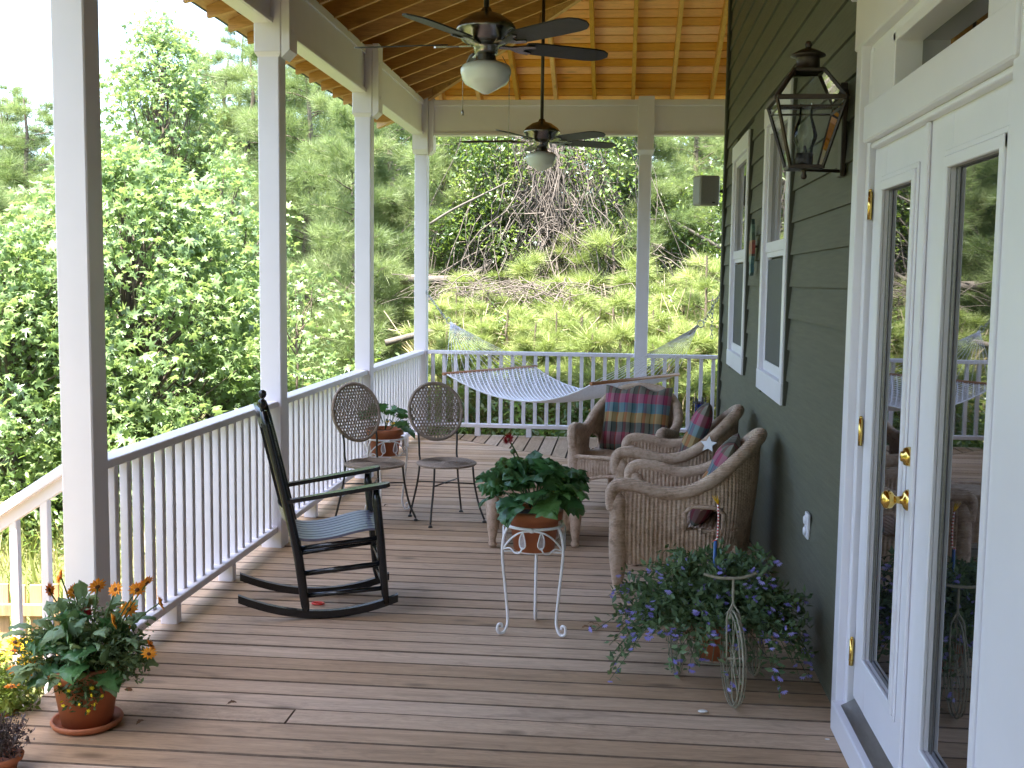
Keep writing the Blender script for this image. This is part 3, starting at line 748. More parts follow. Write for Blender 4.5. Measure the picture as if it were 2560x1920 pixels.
# ------------------------------------------------------------------ wall lantern
def lantern():
    cx, cyy = .705, 4.54
    t = thing('wall_lantern', 'aged bronze gas style lantern with glass panes beside the doors', 'lantern', (cx, cyy, 2.15))
    zb, zs, zt = .005, .26, .375; hb, hs, ht = .062, .131, .056
    f = MB(); g = MB()
    def ring(h, z, r=.007):
        for (a, b) in (((-h, -h), (h, -h)), ((h, -h), (h, h)), ((h, h), (-h, h)), ((-h, h), (-h, -h))): f.bar((*a, z), (*b, z), r * 2, r * 2, (0, 0, 1), .002)
    ring(hb, zb); ring(hs, zs, .009); ring(ht, zt); ring(hs * .90, zs - .032, .004)
    for sx in (-1, 1):
        for sy in (-1, 1):
            f.bar((sx * hb, sy * hb, zb), (sx * hs, sy * hs, zs), .010, .010); f.bar((sx * hs, sy * hs, zs), (sx * ht, sy * ht, zt), .012, .012)
    f.box((0, 0, zb - .004), (hb * 2, hb * 2, .006))
    f.lathe([(ht + .006, zt), (.047, zt + .012), (.045, zt + .05), (.05, zt + .055), (.068, zt + .06), (.066, zt + .066), (.03, zt + .085), (.012, zt + .09), (.012, zt + .096), (.015, zt + .105), (.009, zt + .117), (0, zt + .12)], n=24)
    f.lathe([(0, zb - .045), (.009, zb - .042), (.013, zb - .032), (.008, zb - .02), (.010, zb - .012), (.014, zb - .004)], n=14)
    f.build('frame', M_BRONZE, t)
    h1 = hb - .003; h2 = hs - .004; h3 = ht
    for (ux, uy) in ((1, 0), (-1, 0), (0, 1), (0, -1)):
        px, py_ = -uy, ux
        def q(h, s, z): return (ux * h + px * h * s, uy * h + py_ * h * s, z)
        for (ha, hb_, za, zb_) in ((h1, h2, zb, zs), (h2, h3, zs, zt)):
            p = MB().add([q(ha, -1, za), q(ha, 1, za), q(hb_, 1, zb_), q(hb_, -1, zb_)], [(0, 1, 2, 3)]); p.build('pane', M_CLEAR, t)
    MB().lathe([(.03, .055), (.032, .085), (.045, .115), (.047, .13), (.038, .165), (.026, .20), (.024, .255)], n=24, cap=False).build('glass_chimney', M_CLEAR, t)
    MB().lathe([(.032, .005), (.034, .03), (.034, .06), (.028, .062), (.01, .064), (.006, .09), (0, .092)], n=20).build('burner', M_BRONZE, t)
    b = MB(); w = .88 - cx
    b.box((w - .012, .10, .15), (.022, .07, .34), None, .004); b.bar((0, 0, -.002), (w - .01, .10, .002), .016, .012); b.bar((hs, .05, zs - .01), (w - .01, .1, zs), .012, .01)
    b.box((w - .015, .10, .325), (.03, .03, .05), None, .004); b.build('bracket', M_BRONZE, t)
lantern()

def speaker():
    t = thing('outdoor_speaker', 'grey box loudspeaker on a bracket at the house corner', 'speaker', (.72, 9.98, 2.50), R(20))
    MB().box((0, 0, 0), (.19, .16, .255), None, .012).build('cabinet', M_SPKR, t)
    MB().box((-.005, -.084, 0), (.172, .012, .24), None, .004).build('grille', paint('speaker_grille', (.36, .35, .33), .7, .05, 80, .5), t)
    MB().box((.03, -.0915, -.105), (.025, .003, .012)).build('badge', M_CORNER, t)
    m = MB(); m.tube([(.09, .02, 0), (.14, .0, 0), (.17, -.06, 0)], .012, 8); m.build('bracket', M_CORNER, t)
speaker()
def outlet():
    t = thing('electrical_outlet', 'white outdoor outlet cover with two round caps low on the siding', 'outlet', (.876, 5.13, .60))
    MB().box((-.006, 0, 0), (.014, .078, .118), None, .003).build('cover_plate', M_TRIM, t)
    for s in (-1, 1):
        m = MB().lathe([(.021, 0), (.021, .008), (.016, .012), (0, .013)], n=16); m.v = [(-.012 - p[2], p[0], s * .026 + p[1]) for p in m.v]; m.build('flip_cap', M_TRIM, t)
outlet()
def fish():
    m_, nt, bs = newmat('painted_fish')
    tc = nt.nodes.new('ShaderNodeTexCoord'); sx = nt.nodes.new('ShaderNodeSeparateXYZ'); nt.links.new(tc.outputs['Generated'], sx.inputs[0])
    r_ = ramp(nt, [(0, (.10, .25, .32)), (.2, (.16, .32, .36)), (.34, (.10, .05, .05)), (.38, (.50, .07, .04)), (.58, (.55, .16, .06)), (.62, (.12, .16, .10)), (.75, (.16, .26, .20)), (.9, (.05, .07, .06))], 'CONSTANT')
    nt.links.new(sx.outputs['Z'], r_.inputs[0]); nt.links.new(mixc(nt, r_.outputs[0], (.04, .08, .09), noise(nt, tc.outputs['Object'], 40, 2)), bs.inputs['Base Color']); bs.inputs['Roughness'].default_value = .35
    t = thing('wall_ornament', 'painted wooden fish ornament hung between the two windows', 'ornament', (.85, 7.47, 1.75))
    out = [(0, 0), (.05, .02), (.035, .07), (.07, .11), (.085, .16), (.075, .22), (.05, .27), (.02, .33), (0, .37), (-.02, .33), (-.05, .27), (-.075, .22), (-.085, .16), (-.06, .11), (-.03, .07), (-.05, .02)]
    MB().prism(out, .022, Matrix(((0, 0, 1, -.015), (1, 0, 0, 0), (0, 1, 0, 0), (0, 0, 0, 1)))).build('fish_body', m_, t)
    MB().box((.014, 0, .19), (.03, .015, .015)).build('hanger', M_IRON, t)
fish()

# ------------------------------------------------------------------ rocking chair
M_SLAT = paint('slat_sky_sheen', (.12, .12, .18), .28, .2, 6, .12, (1, 1, 1), 1.0)  # black slats lightened bluish: the sky's reflection is put into the colour
def rocker():
    t = thing('rocking_chair', 'black painted slat back rocking chair beside the left railing', 'chair', (-1.536, 5.55, 0), R(18))
    for s in (-1, 1):
        yy = s * .21; pts = [(-.40 + .79 * i / 16, yy, .522 * (-.40 + .79 * i / 16 - .035) ** 2 + .019) for i in range(17)]
        m = MB()
        V = []; 
        for p in pts: V += [(p[0], p[1] - .016, p[2] - .019), (p[0], p[1] + .016, p[2] - .019), (p[0], p[1] + .016, p[2] + .019), (p[0], p[1] - .016, p[2] + .019)]
        F = [(0, 3, 2, 1), (64, 65, 66, 67)]
        for i in range(16):
            for k in range(4): F.append((4 * i + k, 4 * i + (k + 1) % 4, 4 * i + 4 + (k + 1) % 4, 4 * i + 4 + k))
        m.add(V, F); m.build('rocker_runner', M_BLACK, t)
        # back post with finial
        bp = [(-.068, yy, .035), (-.078, yy, .10), (-.105, yy * 1.03, .30), (-.134, yy * 1.05, .456), (-.20, yy * 1.05, .75), (-.272, yy * 1.05, 1.05)]
        m = MB(); m.tube(smooth_path(bp, 3), [.014, .018, .022] + [.0235] * 12 + [.017], 10)
        m.lathe([(.008, 1.048), (.011, 1.058), (.009, 1.066), (.017, 1.074), (.0215, 1.088), (.019, 1.102), (.008, 1.110), (0, 1.111)], (-.276, yy * 1.05, 0), 12); m.build('back_post', M_BLACK, t)
        fl = [(.331, s * .225, .062), (.322, s * .228, .12), (.30, s * .235, .38), (.278, s * .24, .60), (.275, s * .24, .65)]
        MB().tube(fl, [.012, .02, .0225, .0225, .014], 10).build('front_leg', M_BLACK, t)
        # arm
        a = Vector((-.165, s * .225, .588)); b = Vector((.345, s * .25, .668))
        m = MB(); P = []
        outl = [(-.01, -.016), (.12, -.02), (.30, -.034), (.46, -.038), (.50, -.033), (.517, -.012), (.517, .012), (.50, .033), (.46, .038), (.30, .034), (.12, .02), (-.01, .016)]
        d = (b - a).normalized(); sd = Vector((-d.y, d.x, 0)).normalized(); up = d.cross(sd)
        if up.z < 0: up = -up
        M = Matrix(((d.x, sd.x, up.x, a.x), (d.y, sd.y, up.y, a.y), (d.z, sd.z, up.z, a.z), (0, 0, 0, 1)))
        m.prism(outl, .02, M); m.build('arm', M_BLACK, t)
        for (p, q) in (((-.11, .357), (.30, .402)), ((-.09, .231), (.315, .272)), ((-.072, .115), (.325, .144))):
            MB().tube([(p[0], yy, p[1]), (q[0], s * .23, q[1])], .0125, 8).build('side_stretcher', M_BLACK, t)
    for (x, z) in ((.30, .40), (.31, .255), (.322, .145), (-.10, .30), (-.08, .16)):
        MB().tube([(x, -.215, z), (x, .215, z)], .012, 8).build('cross_stretcher', M_BLACK, t)
    # seat slats running front to back
    prof = [(-.135, .425), (-.08, .408), (0, .406), (.08, .418), (.16, .437), (.22, .449), (.27, .452), (.305, .440), (.318, .42)]
    sp = smooth_path([(x, 0, z) for x, z in prof], 3)
    for k in range(8):
        y0 = -.218 + k * .0548; m = MB(); row = []
        for i, p in enumerate(sp):
            w = 1 + .06 * min(1, max(0, (p.x + .135) / .4)); row.append((p.x, (y0 + .006) * w, (y0 + .0485) * w, p.z))
        V = []; F = []
        for (x, a, b, z) in row: V += [(x, a, z), (x, b, z), (x, b, z - .012), (x, a, z - .012)]
        for i in range(len(row) - 1):
            for j in range(4): F.append((4 * i + j, 4 * i + (j + 1) % 4, 4 * i + 4 + (j + 1) % 4, 4 * i + 4 + j)[::-1])
        F += [(0, 1, 2, 3), tuple(4 * (len(row) - 1) + j for j in (3, 2, 1, 0))]
        m.add(V, F); m.build('seat_slat', M_SLAT, t)
    # back: crest, lower rail, slats (slightly bowed)
    def bow(y): return -.035 * (1 - (y / .22) ** 2)
    def rail(zc, h, x0, crest=False):
        P0 = []; P1 = []
        m = MB(); n = 12; V = []; F = []
        for i in range(n + 1):
            y = -.21 + .42 * i / n; x = x0 + bow(y); hh = h + (.02 * (1 - (y / .21) ** 2) if crest else 0)
            lean = -.24
            V += [(x - .008, y, zc - h / 2), (x + .008, y, zc - h / 2), (x + .008 + lean * hh, y, zc - h / 2 + hh), (x - .008 + lean * hh, y, zc - h / 2 + hh)]
        for i in range(n):
            for j in range(4): F.append((4 * i + j, 4 * i + (j + 1) % 4, 4 * i + 4 + (j + 1) % 4, 4 * i + 4 + j))
        m.add(V, F); return m
    rail(1.0, .085, -.252, True).build('crest_rail', M_BLACK, t); rail(.525, .07, -.145).build('lower_back_rail', M_BLACK, t)
    for k in range(5):
        y = -.14 + .07 * k
        MB().bar((-.155 + bow(y), y, .54), (-.258 + bow(y), y, .98), .042, .011, (1, 0, .2)).build('back_slat', M_BLACK, t)
rocker()

# ------------------------------------------------------------------ bistro chairs
def bistro(loc, ang, label):
    t = thing('bistro_chair', label, 'chair', (*loc, 0), ang, 'woven round back bistro chairs')
    zs, rs = .415, .212
    m = MB(); m.lathe([(0, zs - .004), (rs * .6, zs - .002), (rs - .01, zs), (rs, zs - .004), (rs + .003, zs - .010), (rs - .004, zs - .02), (rs * .9, zs - .022), (0, zs - .02)], n=40); m.build('seat', M_SEATW, t)
    sw = MB()
    for k in range(9): sw.tube([((.025 + k * .021) * math.cos(2 * math.pi * i / 30), (.025 + k * .021) * math.sin(2 * math.pi * i / 30), zs + .0005) for i in range(30)], .0035, 5, closed=True)
    sw.build('seat_weave', M_SEATW, t)
    # round woven back
    rb = .205; cz = .752; lean = R(14); cxb = -.205
    def bk(u, v, w=0): return (cxb - (v) * math.sin(lean) + w * math.cos(lean), u, cz + v * math.cos(lean) + w * math.sin(lean))
    fr = MB(); fr.tube([bk(rb * math.cos(a), rb * math.sin(a)) for a in [2 * math.pi * i / 40 for i in range(40)]], .0125, 8, closed=True); fr.build('back_rim', M_SEATW, t)
    lat = MB(); d = .0215
    for fam, (ax, off) in enumerate(((R(62), .0025), (R(118), -.0025), (0, 0))):
        cs, sn = math.cos(ax), math.sin(ax); n = int(rb / d) if fam < 2 else int(rb / (d))
        for i in range(-n, n + 1):
            q = i * d; L2 = rb * rb - q * q
            if L2 <= .0006: continue
            L = math.sqrt(L2)
            a = bk(-sn * q - cs * L, cs * q - sn * L, off); b = bk(-sn * q + cs * L, cs * q + sn * L, off)
            nrm = Vector((math.cos(lean), 0, math.sin(lean)))
            lat.bar(a, b, .0082 if fam < 2 else .0045, .003, nrm)
    lat.build('back_weave', M_SEATW, t)
    hw, hf, hb = .145, .19, -.17
    for s in (-1, 1):
        up = MB(); up.tube(smooth_path([bk(s * .15, -.135), bk(s * .148, -.2), (-.155, s * .145, zs + .04), (-.145, s * .145, zs - .01), (-.155, s * .16, .25), (-.19, s * .20, .02)], 4), .0075, 8)
        up.lathe([(.007, .016), (.016, .006), (.016, 0)], (-.19, s * .20, 0), 10); up.build('back_leg', M_IRON, t)
        fl = MB(); fl.tube(smooth_path([(.13, s * .145, zs - .01), (.14, s * .155, .27), (.165, s * .18, .12), (.205, s * .205, .02)], 4), .0075, 8); fl.lathe([(.007, .016), (.016, .006), (.016, 0)], (.205, s * .205, 0), 10); fl.build('front_leg', M_IRON, t)
    x = MB(); x.tube([(-.155, -.158, .26), (.14, .156, .27)], .005, 6); x.tube([(-.155, .158, .26), (.14, -.156, .27)], .005, 6); x.lathe([(0, .255), (.016, .258), (.016, .268), (0, .271)], (-.007, 0, 0), 12); x.build('cross_brace', M_IRON, t)
bistro((-1.208, 7.735), R(-58), 'woven round back chair standing clear, right of its twin')
bistro((-1.70, 7.62), R(-38), 'woven round back chair half hidden behind the rocking chair arm')

# ------------------------------------------------------------------ wicker
def wicker_meshes():
    rim = [(.33, .30, .46), (.332, .31, .56), (.29, .312, .598), (.20, .314, .592), (.08, .318, .566), (-.04, .32, .585), (-.15, .31, .655), (-.24, .265, .745), (-.305, .18, .815), (-.335, .09, .845), (-.342, 0, .852)]
    base = [(.325, .30), (.325, .30), (.29, .305), (.20, .305), (.08, .305), (-.04, .30), (-.14, .285), (-.21, .24), (-.25, .16), (-.268, .08), (-.272, 0)]
    full_r = rim + [(p[0], -p[1], p[2]) for p in rim[-2::-1]]; full_b = base + [(p[0], -p[1]) for p in base[-2::-1]]
    n = 26; R_ = smooth_path(full_r, n); B_ = smooth_path([(p[0], p[1], .17) for p in full_b], n)
    rows = 14; parts = {}
    m = MB()
    for side_ in (0, 1):
        P = []
        Lc = 0; ph = []
        for i, p in enumerate(B_):
            if i: Lc += (R_[i] - R_[i - 1]).length * .5 + (B_[i] - B_[i - 1]).length * .5
            ph.append(Lc)
        for j in range(rows + 1):
            row = []
            for i in range(len(R_)):
                a, b = B_[i], R_[i]; p = a.lerp(b, j / rows)
                tg = (B_[min(i + 1, len(B_) - 1)] - B_[max(i - 1, 0)]); nn = Vector((tg.y, -tg.x, 0)); nn = nn.normalized() if nn.length > 1e-6 else Vector((1, 0, 0))
                out = -nn if (nn.x * p.x + nn.y * p.y) < 0 else nn
                bulge = .02 * math.sin(math.pi * j / rows)
                o = bulge + .0035 * math.sin(ph[i] * 2 * math.pi / .021) - (.026 if side_ else 0)
                row.append(p + out * o)
            P.append(row)
        def skip(jj, ii):
            c = (P[jj][ii] + P[jj + 1][min(ii + 1, len(P[0]) - 1)]) / 2
            return abs(c.y) > .2 and -.19 < c.x < -.02 and .375 < c.z < .50
        m.grid(P, True, skip, flip=bool(side_))
    parts['shell'] = m.mesh('shell', M_WICKER)
    t = MB(); t.tube(R_, .034, 10)
    parts['rolled_rim'] = t.mesh('rolled_rim', M_WICKER)
    for s in (-1, 1):
        h = MB(); h.tube([(-.018, s * .315, .372), (-.018, s * .325, .47), (-.05, s * .33, .505), (-.16, s * .325, .505), (-.195, s * .30, .47), (-.19, s * .285, .372)], .012, 8, closed=True)
        parts['arm_opening%d' % s] = h.mesh('arm_opening', M_WICKER)
    f = MB(); P = []
    for j in range(9):
        row = []
        for i in range(121):
            y = -.285 + .57 * i / 120; z0 = .17 + .095 * (1 - (y / .285) ** 2) ** .8; z = z0 + (.392 - z0) * j / 8
            row.append((.325 + .0035 * math.sin(i / 120 * .57 * 2 * math.pi / .021) + .012 * math.sin(math.pi * j / 8), y, z))
        P.append(row)
    f.grid(P); f.tube([(.33, -.29 + .58 * i / 30, .168 + .095 * max(0, 1 - ((-.29 + .58 * i / 30) / .285) ** 2) ** .8) for i in range(31)], .013, 7); f.tube([(.33, -.3, .394), (.33, .3, .394)], .015, 8)
    parts['front_apron'] = f.mesh('front_apron', M_WICKER)
    st = MB(); P = [[(-.26 + .58 * j / 80, -.29 + .58 * i / 4, .385 + .003 * math.sin(j / 80 * .58 * 2 * math.pi / .03)) for i in range(5)] for j in range(81)]; st.grid(P, flip=True)
    parts['seat'] = st.mesh('seat', M_WICKER)
    lg = MB(); lg.lathe([(0, 0), (.018, .001), (.030, .012), (.031, .025), (.022, .04), (.024, .05), (.034, .11), (.045, .20), (.047, .30), (.046, .42), (.044, .50), (.03, .545), (0, .56)], n=16)
    parts['front_leg'] = lg.mesh('front_leg', M_WICKER)
    bl = MB(); bl.tube([(0, 0, .40), (-.03, 0, .03)], .022, 10); bl.ball((-.033, 0, .022), .028, 12); parts['back_leg'] = bl.mesh('back_leg', M_WICKER)
    br = MB(); br.tube([(-.30, .12, .70), (-.265, .16, .2)], .011, 7); br.tube([(-.33, 0, .74), (-.29, 0, .2)], .011, 7); br.tube([(-.30, -.12, .70), (-.265, -.16, .2)], .011, 7); parts['back_stick'] = br.mesh('back_stick', M_WICKER)
    return parts
WK = wicker_meshes()
def wicker_chair(loc, ang, label):
    t = thing('wicker_armchair', label, 'chair', (*loc, 0), ang, 'wicker armchairs'); t.scale = (1.13, 1.08, 1.02)
    for k in ('shell', 'rolled_rim', 'arm_opening1', 'arm_opening-1', 'front_apron', 'seat', 'back_stick'): obj(WK[k].name.split('.')[0], WK[k], None, t)
    for s in (-1, 1):
        obj('front_leg', WK['front_leg'], None, t, (.30, s * .30, 0)); obj('back_leg', WK['back_leg'], None, t, (-.23, s * .22, 0))
    return t
W1 = ((.398, 6.262), R(171)); W2 = ((.40, 7.44), R(174)); W3 = ((.085, 8.50), R(-107))
wicker_chair(*W1, 'nearest wicker armchair against the wall, with a small opening under its arm')
wicker_chair(*W2, 'middle wicker armchair against the wall, with the star on its cushion')
wicker_chair(*W3, 'farthest wicker armchair, facing the viewer in front of the back railing')
def pillow_mesh(w=.54, h=.5, th=.075, seed=1):
    r_ = random.Random(seed); nu, nv = 48, 40
    m = MB()
    for sgn in (1, -1):
        P = []
        for j in range(nv + 1):
            row = []
            for i in range(nu + 1):
                u = -1 + 2 * i / nu; v = -1 + 2 * j / nv
                e = max(0, (1 - abs(u) ** 3.2)) ** .5 * max(0, (1 - abs(v) ** 3.2)) ** .5
                ch = .78 + .22 * abs(math.sin((u + 1) * math.pi * 2.0))
                tuft = 1
                for (tu, tv) in ((-.5, .25), (0, .25), (.5, .25), (-.5, -.35), (0, -.35), (.5, -.35)):
                    tuft -= .42 * math.exp(-((u - tu) ** 2 * 30 + (v - tv) ** 2 * 24))
                x = sgn * th * e * ch * tuft
                yy = u * w / 2 * (1 - .05 * (1 - abs(v)) * abs(u)) ; zz = v * h / 2 - .03 * (1 - abs(u)) * 0 + .018 * math.cos(u * math.pi * 2) * (1 if v > 0 else .3) * abs(v)
                row.append((x, yy, zz + .004 * math.sin(u * 9 + seed)))
            P.append(row)
        m.grid(P, True, flip=(sgn < 0))
    return m.mesh('plaid_cushion', M_PLAID)
PIL = pillow_mesh()
def cushion(chair, lx, lz, tilt, label, extra=0, roll=0):
    (x, y), a = chair; o = obj('cushion', PIL, None, None, (x + lx * math.cos(a) - extra * math.sin(a), y + lx * math.sin(a) + extra * math.cos(a), lz)); o.rotation_euler = Euler((roll, -tilt, a), 'XYZ')
    return tag(o, label, 'cushion', 'plaid back cushions')
cushion(W3, -.165, .635, R(17), 'tufted plaid cushion on the farthest wicker armchair')
cushion(W2, -.10, .655, R(20), 'plaid cushion on the middle wicker armchair, with a white star', 0, R(4))
cushion(W1, -.15, .60, R(24), 'plaid cushion deep in the nearest wicker armchair')
def star():
    p = []
    for k in range(10):
        r_ = .055 if k % 2 == 0 else .026; a = math.pi / 2 + k * math.pi / 5; p.append((r_ * math.cos(a), r_ * math.sin(a)))
    (x, y), a = W2
    t = thing('star_ornament', 'small white star hanging on the middle plaid cushion', 'ornament', tuple(at(1772, 1112, Y=7.03)), R(-20))
    MB().prism(p, .012, Matrix.Rotation(R(70), 4, 'X')).build('star_shape', paint('white_star', (.8, .8, .82), .5, .02, 5, .05), t)
star()
def ottoman():
    t = thing('wicker_ottoman', 'low wicker ottoman standing behind the potted gerbera', 'ottoman', (-.555, 7.22, 0), R(8))
    a, b = .285, .24
    sh = MB(); P = []; n = 260
    def outline(i, k=4.0):
        th = 2 * math.pi * i / n; c, s_ = math.cos(th), math.sin(th); r_ = (abs(c) ** k + abs(s_) ** k) ** (-1 / k); return a * r_ * c, b * r_ * s_
    for j in range(11):
        row = []
        for i in range(n + 1):
            x, y = outline(i); f = 1 + .0035 / .25 * math.sin(i * 2 * math.pi / 4) + .03 * math.sin(math.pi * j / 10)
            arch = .05 * abs(math.sin(2 * math.pi * i / n * 2)) ** 0
            lo = .11 + .06 * (1 - abs(math.sin(2 * (2 * math.pi * i / n)))) ; row.append((x * f, y * f, lo + (.40 - lo) * j / 10))
        P.append(row)
    sh.grid(P); sh.build('body', M_WICKER, t)
    r_ = MB(); r_.tube([(outline(i * n // 52)[0], outline(i * n // 52)[1], .405) for i in range(52)], .022, 8, closed=True); r_.build('rolled_rim', M_WICKER, t)
    top = MB(); top.add([(outline(i * 4)[0], outline(i * 4)[1], .412) for i in range(65)], [tuple(range(65))]); top.build('top', M_WICKER, t)
    for sx in (-1, 1):
        for sy in (-1, 1): MB().lathe([(0, 0), (.02, .002), (.029, .014), (.027, .03), (.02, .04), (.03, .09), (.04, .2), (.035, .38)], (0, 0, 0), 14).build('leg', M_WICKER, t, loc=(sx * (a - .02), sy * (b - .02), 0))
ottoman()
# ------------------------------------------------------------------ plants: shared pieces
M_GERB = leafmat('gerbera_leaf', [(0, (.04, .11, .04)), (.5, (.07, .175, .06)), (1, (.12, .25, .07))], .3, .4, .5, (.10, .25, .03), False)
M_ZLEAF = leafmat('zinnia_leaf', [(0, (.10, .165, .09)), (.6, (.155, .235, .11)), (1, (.22, .30, .12))], .25, .5, .4, (.2, .35, .05), False)
M_SMALL = leafmat('small_leaf', [(0, (.05, .085, .035)), (.5, (.09, .14, .06)), (1, (.15, .20, .075))], .25, .5, .4)
M_FANL = leafmat('fanflower_leaf', [(0, (.065, .11, .06)), (.5, (.11, .18, .085)), (1, (.18, .25, .125))], .22, .5, .4)
M_LAV = leafmat('lavender_petal', [(0, (.20, .17, .52)), (.6, (.30, .26, .66)), (1, (.45, .41, .78))], .25, .6, .2, (.5, .4, .8))
M_ORANGE = paint('orange_petal', (.80, .30, .018), .55, .15, 30, .1)
M_YELLOW = leafmat('yellow_petal', [(0, (.78, .48, .015)), (1, (.85, .70, .03))], .2, .6, .2, (.8, .6, .05))
M_RED = paint('red_petal', (.30, .012, .018), .55, .2, 30, .1)
M_FCENT = paint('flower_centre', (.10, .035, .01), .8, .3, 60, .4)
M_STEM = paint('green_stem', (.06, .10, .03), .6, .2, 20, .1)
def big_leaf(kind, mat, width=.34, lobes=5, name='leaf', pet=.45):
    """petiole from the origin along +x, then a cupped lobed blade"""
    m = MB(); n = 16
    def spine(t):
        x = t * (1.0 if kind != 2 else .9); z = (.55, .30, .10)[kind] * math.sin(t * math.pi * (.55, .75, .85)[kind]) - (.0, .10, .45)[kind] * t * t
        return Vector((x * (.55, .95, .95)[kind], 0, z + (.35, .05, .0)[kind] * t))
    m.tube([spine(pet * i / 5) for i in range(6)], .012, 5)
    P = []
    for i in range(n + 1):
        s = i / n; t = pet + (1 - pet) * s; c = spine(t)
        w = width * (math.sin(math.pi * min(1, s * .96 + .04)) ** .62) * (1 - .25 * s) * (1 + (.26 if lobes > 3 else .12) * math.sin(s * math.pi * 2 * lobes))
        row = []
        for k in range(-3, 4):
            q = k / 3; row.append(c + Vector((.05 * abs(q) * -1, q * w, .10 * abs(q) * w * 2.2 - .06 * q * q + (.035 if lobes > 3 else .018) * math.sin(s * 17 + k * 2))))
        P.append(row)
    m.grid(P); return m.mesh(name, mat)
GL = [big_leaf(k, M_GERB) for k in range(3)]
ZL = [big_leaf(k, M_ZLEAF, .20, 2) for k in range(3)]
def flower_mesh(pet_mat, n=13, layers=2, cup=.25, wid=.30, cen=.28, name='flower'):
    m = MB(); r_ = random.Random(n)
    for L in range(layers):
        for k in range(n):
            a = 2 * math.pi * (k + .5 * L) / n + r_.uniform(-.08, .08); ca, sa = math.cos(a), math.sin(a); ln = 1 - .22 * L; z1 = cup * (1 + .8 * L) + r_.uniform(-.1, .08)
            V = [(.15, 0, .05 * L), (.55 * ln, wid * .5 * ln, z1 * .6 + .04), (ln, 0, z1), (.55 * ln, -wid * .5 * ln, z1 * .6 + .04), (.6 * ln, 0, z1 * .5)]
            m.add([(x * ca - y * sa, x * sa + y * ca, z) for x, y, z in V], [(0, 4, 1), (1, 4, 2), (2, 4, 3), (3, 4, 0)])
    npet = len(m.f)
    m.ball((0, 0, .06), cen, 10, (1, 1, .55))
    me = m.mesh(name, pet_mat); me.materials.append(M_FCENT)
    for p in me.polygons:
        if p.index >= npet: p.material_index = 1
    return me
ZIN = flower_mesh(M_ORANGE, 12, 2, .18, .36, .26); GERF = flower_mesh(M_RED, 22, 2, .35, .16, .22); YZ = flower_mesh(M_YELLOW, 10, 1, .12, .4, .3)
def potmesh(r0, r1, h, rim=.03, name='pot'):
    m = MB(); m.lathe([(0, 0), (r0, 0), (r0 + (r1 - r0) * .9 * (h - rim) / h, h - rim), (r1 + .008, h - rim + .002), (r1 + .012, h - .004), (r1 + .006, h), (r1 - .008, h), (r1 - .014, h - .03), (0, h - .035)], n=40); return m
def place_leaf(me, t, z0, az, tilt, sc, r0=.02, name='leaf'):
    return obj(name, me, None, t, (r0 * math.cos(az), r0 * math.sin(az), z0), Euler((rng.uniform(-.6, .6), -tilt, az)), (sc, sc, sc))
def cloud(n, c, rad, fn=None, shell=.55):
    d = nrs.normal(size=(n, 3)); d /= np.linalg.norm(d, axis=1, keepdims=True)
    r_ = (shell + (1 - shell) * nrs.rand(n, 1)) * (nrs.rand(n, 1) ** .25)
    return np.array(c) + d * r_ * np.array(rad), d

# stand builder
def plant_stand(loc, label, rz=0, s=1.0):
    t = thing('plant_stand', label, 'plant stand', (*loc, 0), rz, 'white wrought iron plant stands')
    zr, rr = .53, .138
    MB().tube([(rr * math.cos(2 * math.pi * i / 32), rr * math.sin(2 * math.pi * i / 32), zr) for i in range(32)], .0075, 8, closed=True).build('top_ring', M_IRONW, t)
    MB().tube([(.09 * math.cos(2 * math.pi * i / 24), .09 * math.sin(2 * math.pi * i / 24), .405) for i in range(24)], .005, 6, closed=True).build('pot_ring', M_IRONW, t)
    angs = (R(210), R(-30), R(90))
    for a in angs:
        d = Vector((math.cos(a), math.sin(a), 0))
        def q(r, z): return d * r + Vector((0, 0, z))
        pts = [q(rr, zr), q(.158, .49), q(.168, .42), q(.163, .34), q(.147, .2), q(.136, .09), q(.138, .045), q(.155, .012), q(.178, .010), q(.190, .03), q(.184, .052), q(.168, .052), q(.164, .036)]
        MB().tube(smooth_path(pts, 4), .0072, 8).build('leg', M_IRONW, t)
        MB().tube([q(.165, .41), q(.088, .405)], .0045, 6).build('spoke', M_IRONW, t)
    for i in range(3):
        a0, a1 = angs[i], angs[(i + 1) % 3]
        if i == 0: a0, a1 = R(210), R(330)
        elif i == 1: a0, a1 = R(-30), R(90)
        else: a0, a1 = R(90), R(210)
        def g(f, z, r=.150):
            a = a0 + (a1 - a0) * f; return Vector((r * math.cos(a), r * math.sin(a), z))
        dec = MB()
        dec.tube(smooth_path([g(0, .42, .166), g(.13, .475), g(.32, .515), g(.5, .523, .142)], 4), .005, 6); dec.tube(smooth_path([g(1, .42, .166), g(.87, .475), g(.68, .515), g(.5, .523, .142)], 4), .005, 6)
        dec.tube(smooth_path([g(0, .42, .166), g(.12, .432), g(.22, .415), g(.31, .418), g(.36, .445)], 4), .004, 6); dec.tube(smooth_path([g(1, .42, .166), g(.88, .432), g(.78, .415), g(.69, .418), g(.64, .445)], 4), .004, 6)
        dec.tube([g(.5, .517, .142), g(.5, .537, .142)], .011, 8)
        dec.build('scrollwork', M_IRONW, t)
        for s_ in (-1, 1):
            f0 = .5 + s_ * .14
            lf = [g(f0, .515), g(f0 + s_ * .045, .49), g(f0 + s_ * .05, .455), g(f0 + s_ * .005, .437), g(f0 - s_ * .045, .452), g(f0 - s_ * .03, .485)]
            o = MB(); sp = smooth_path(lf, 3, True); o.tube(sp, .0035, 6, closed=True)
            o.build('iron_leaf', M_IRONW, t)
            MB().add([p * .995 for p in sp], [tuple(range(len(sp)))]).build('leaf_fill', paint('mesh_fill', (.42, .34, .33), .7, .2, 80, .4) if 'mesh_fill' not in bpy.data.materials else bpy.data.materials['mesh_fill'], t)
    return t
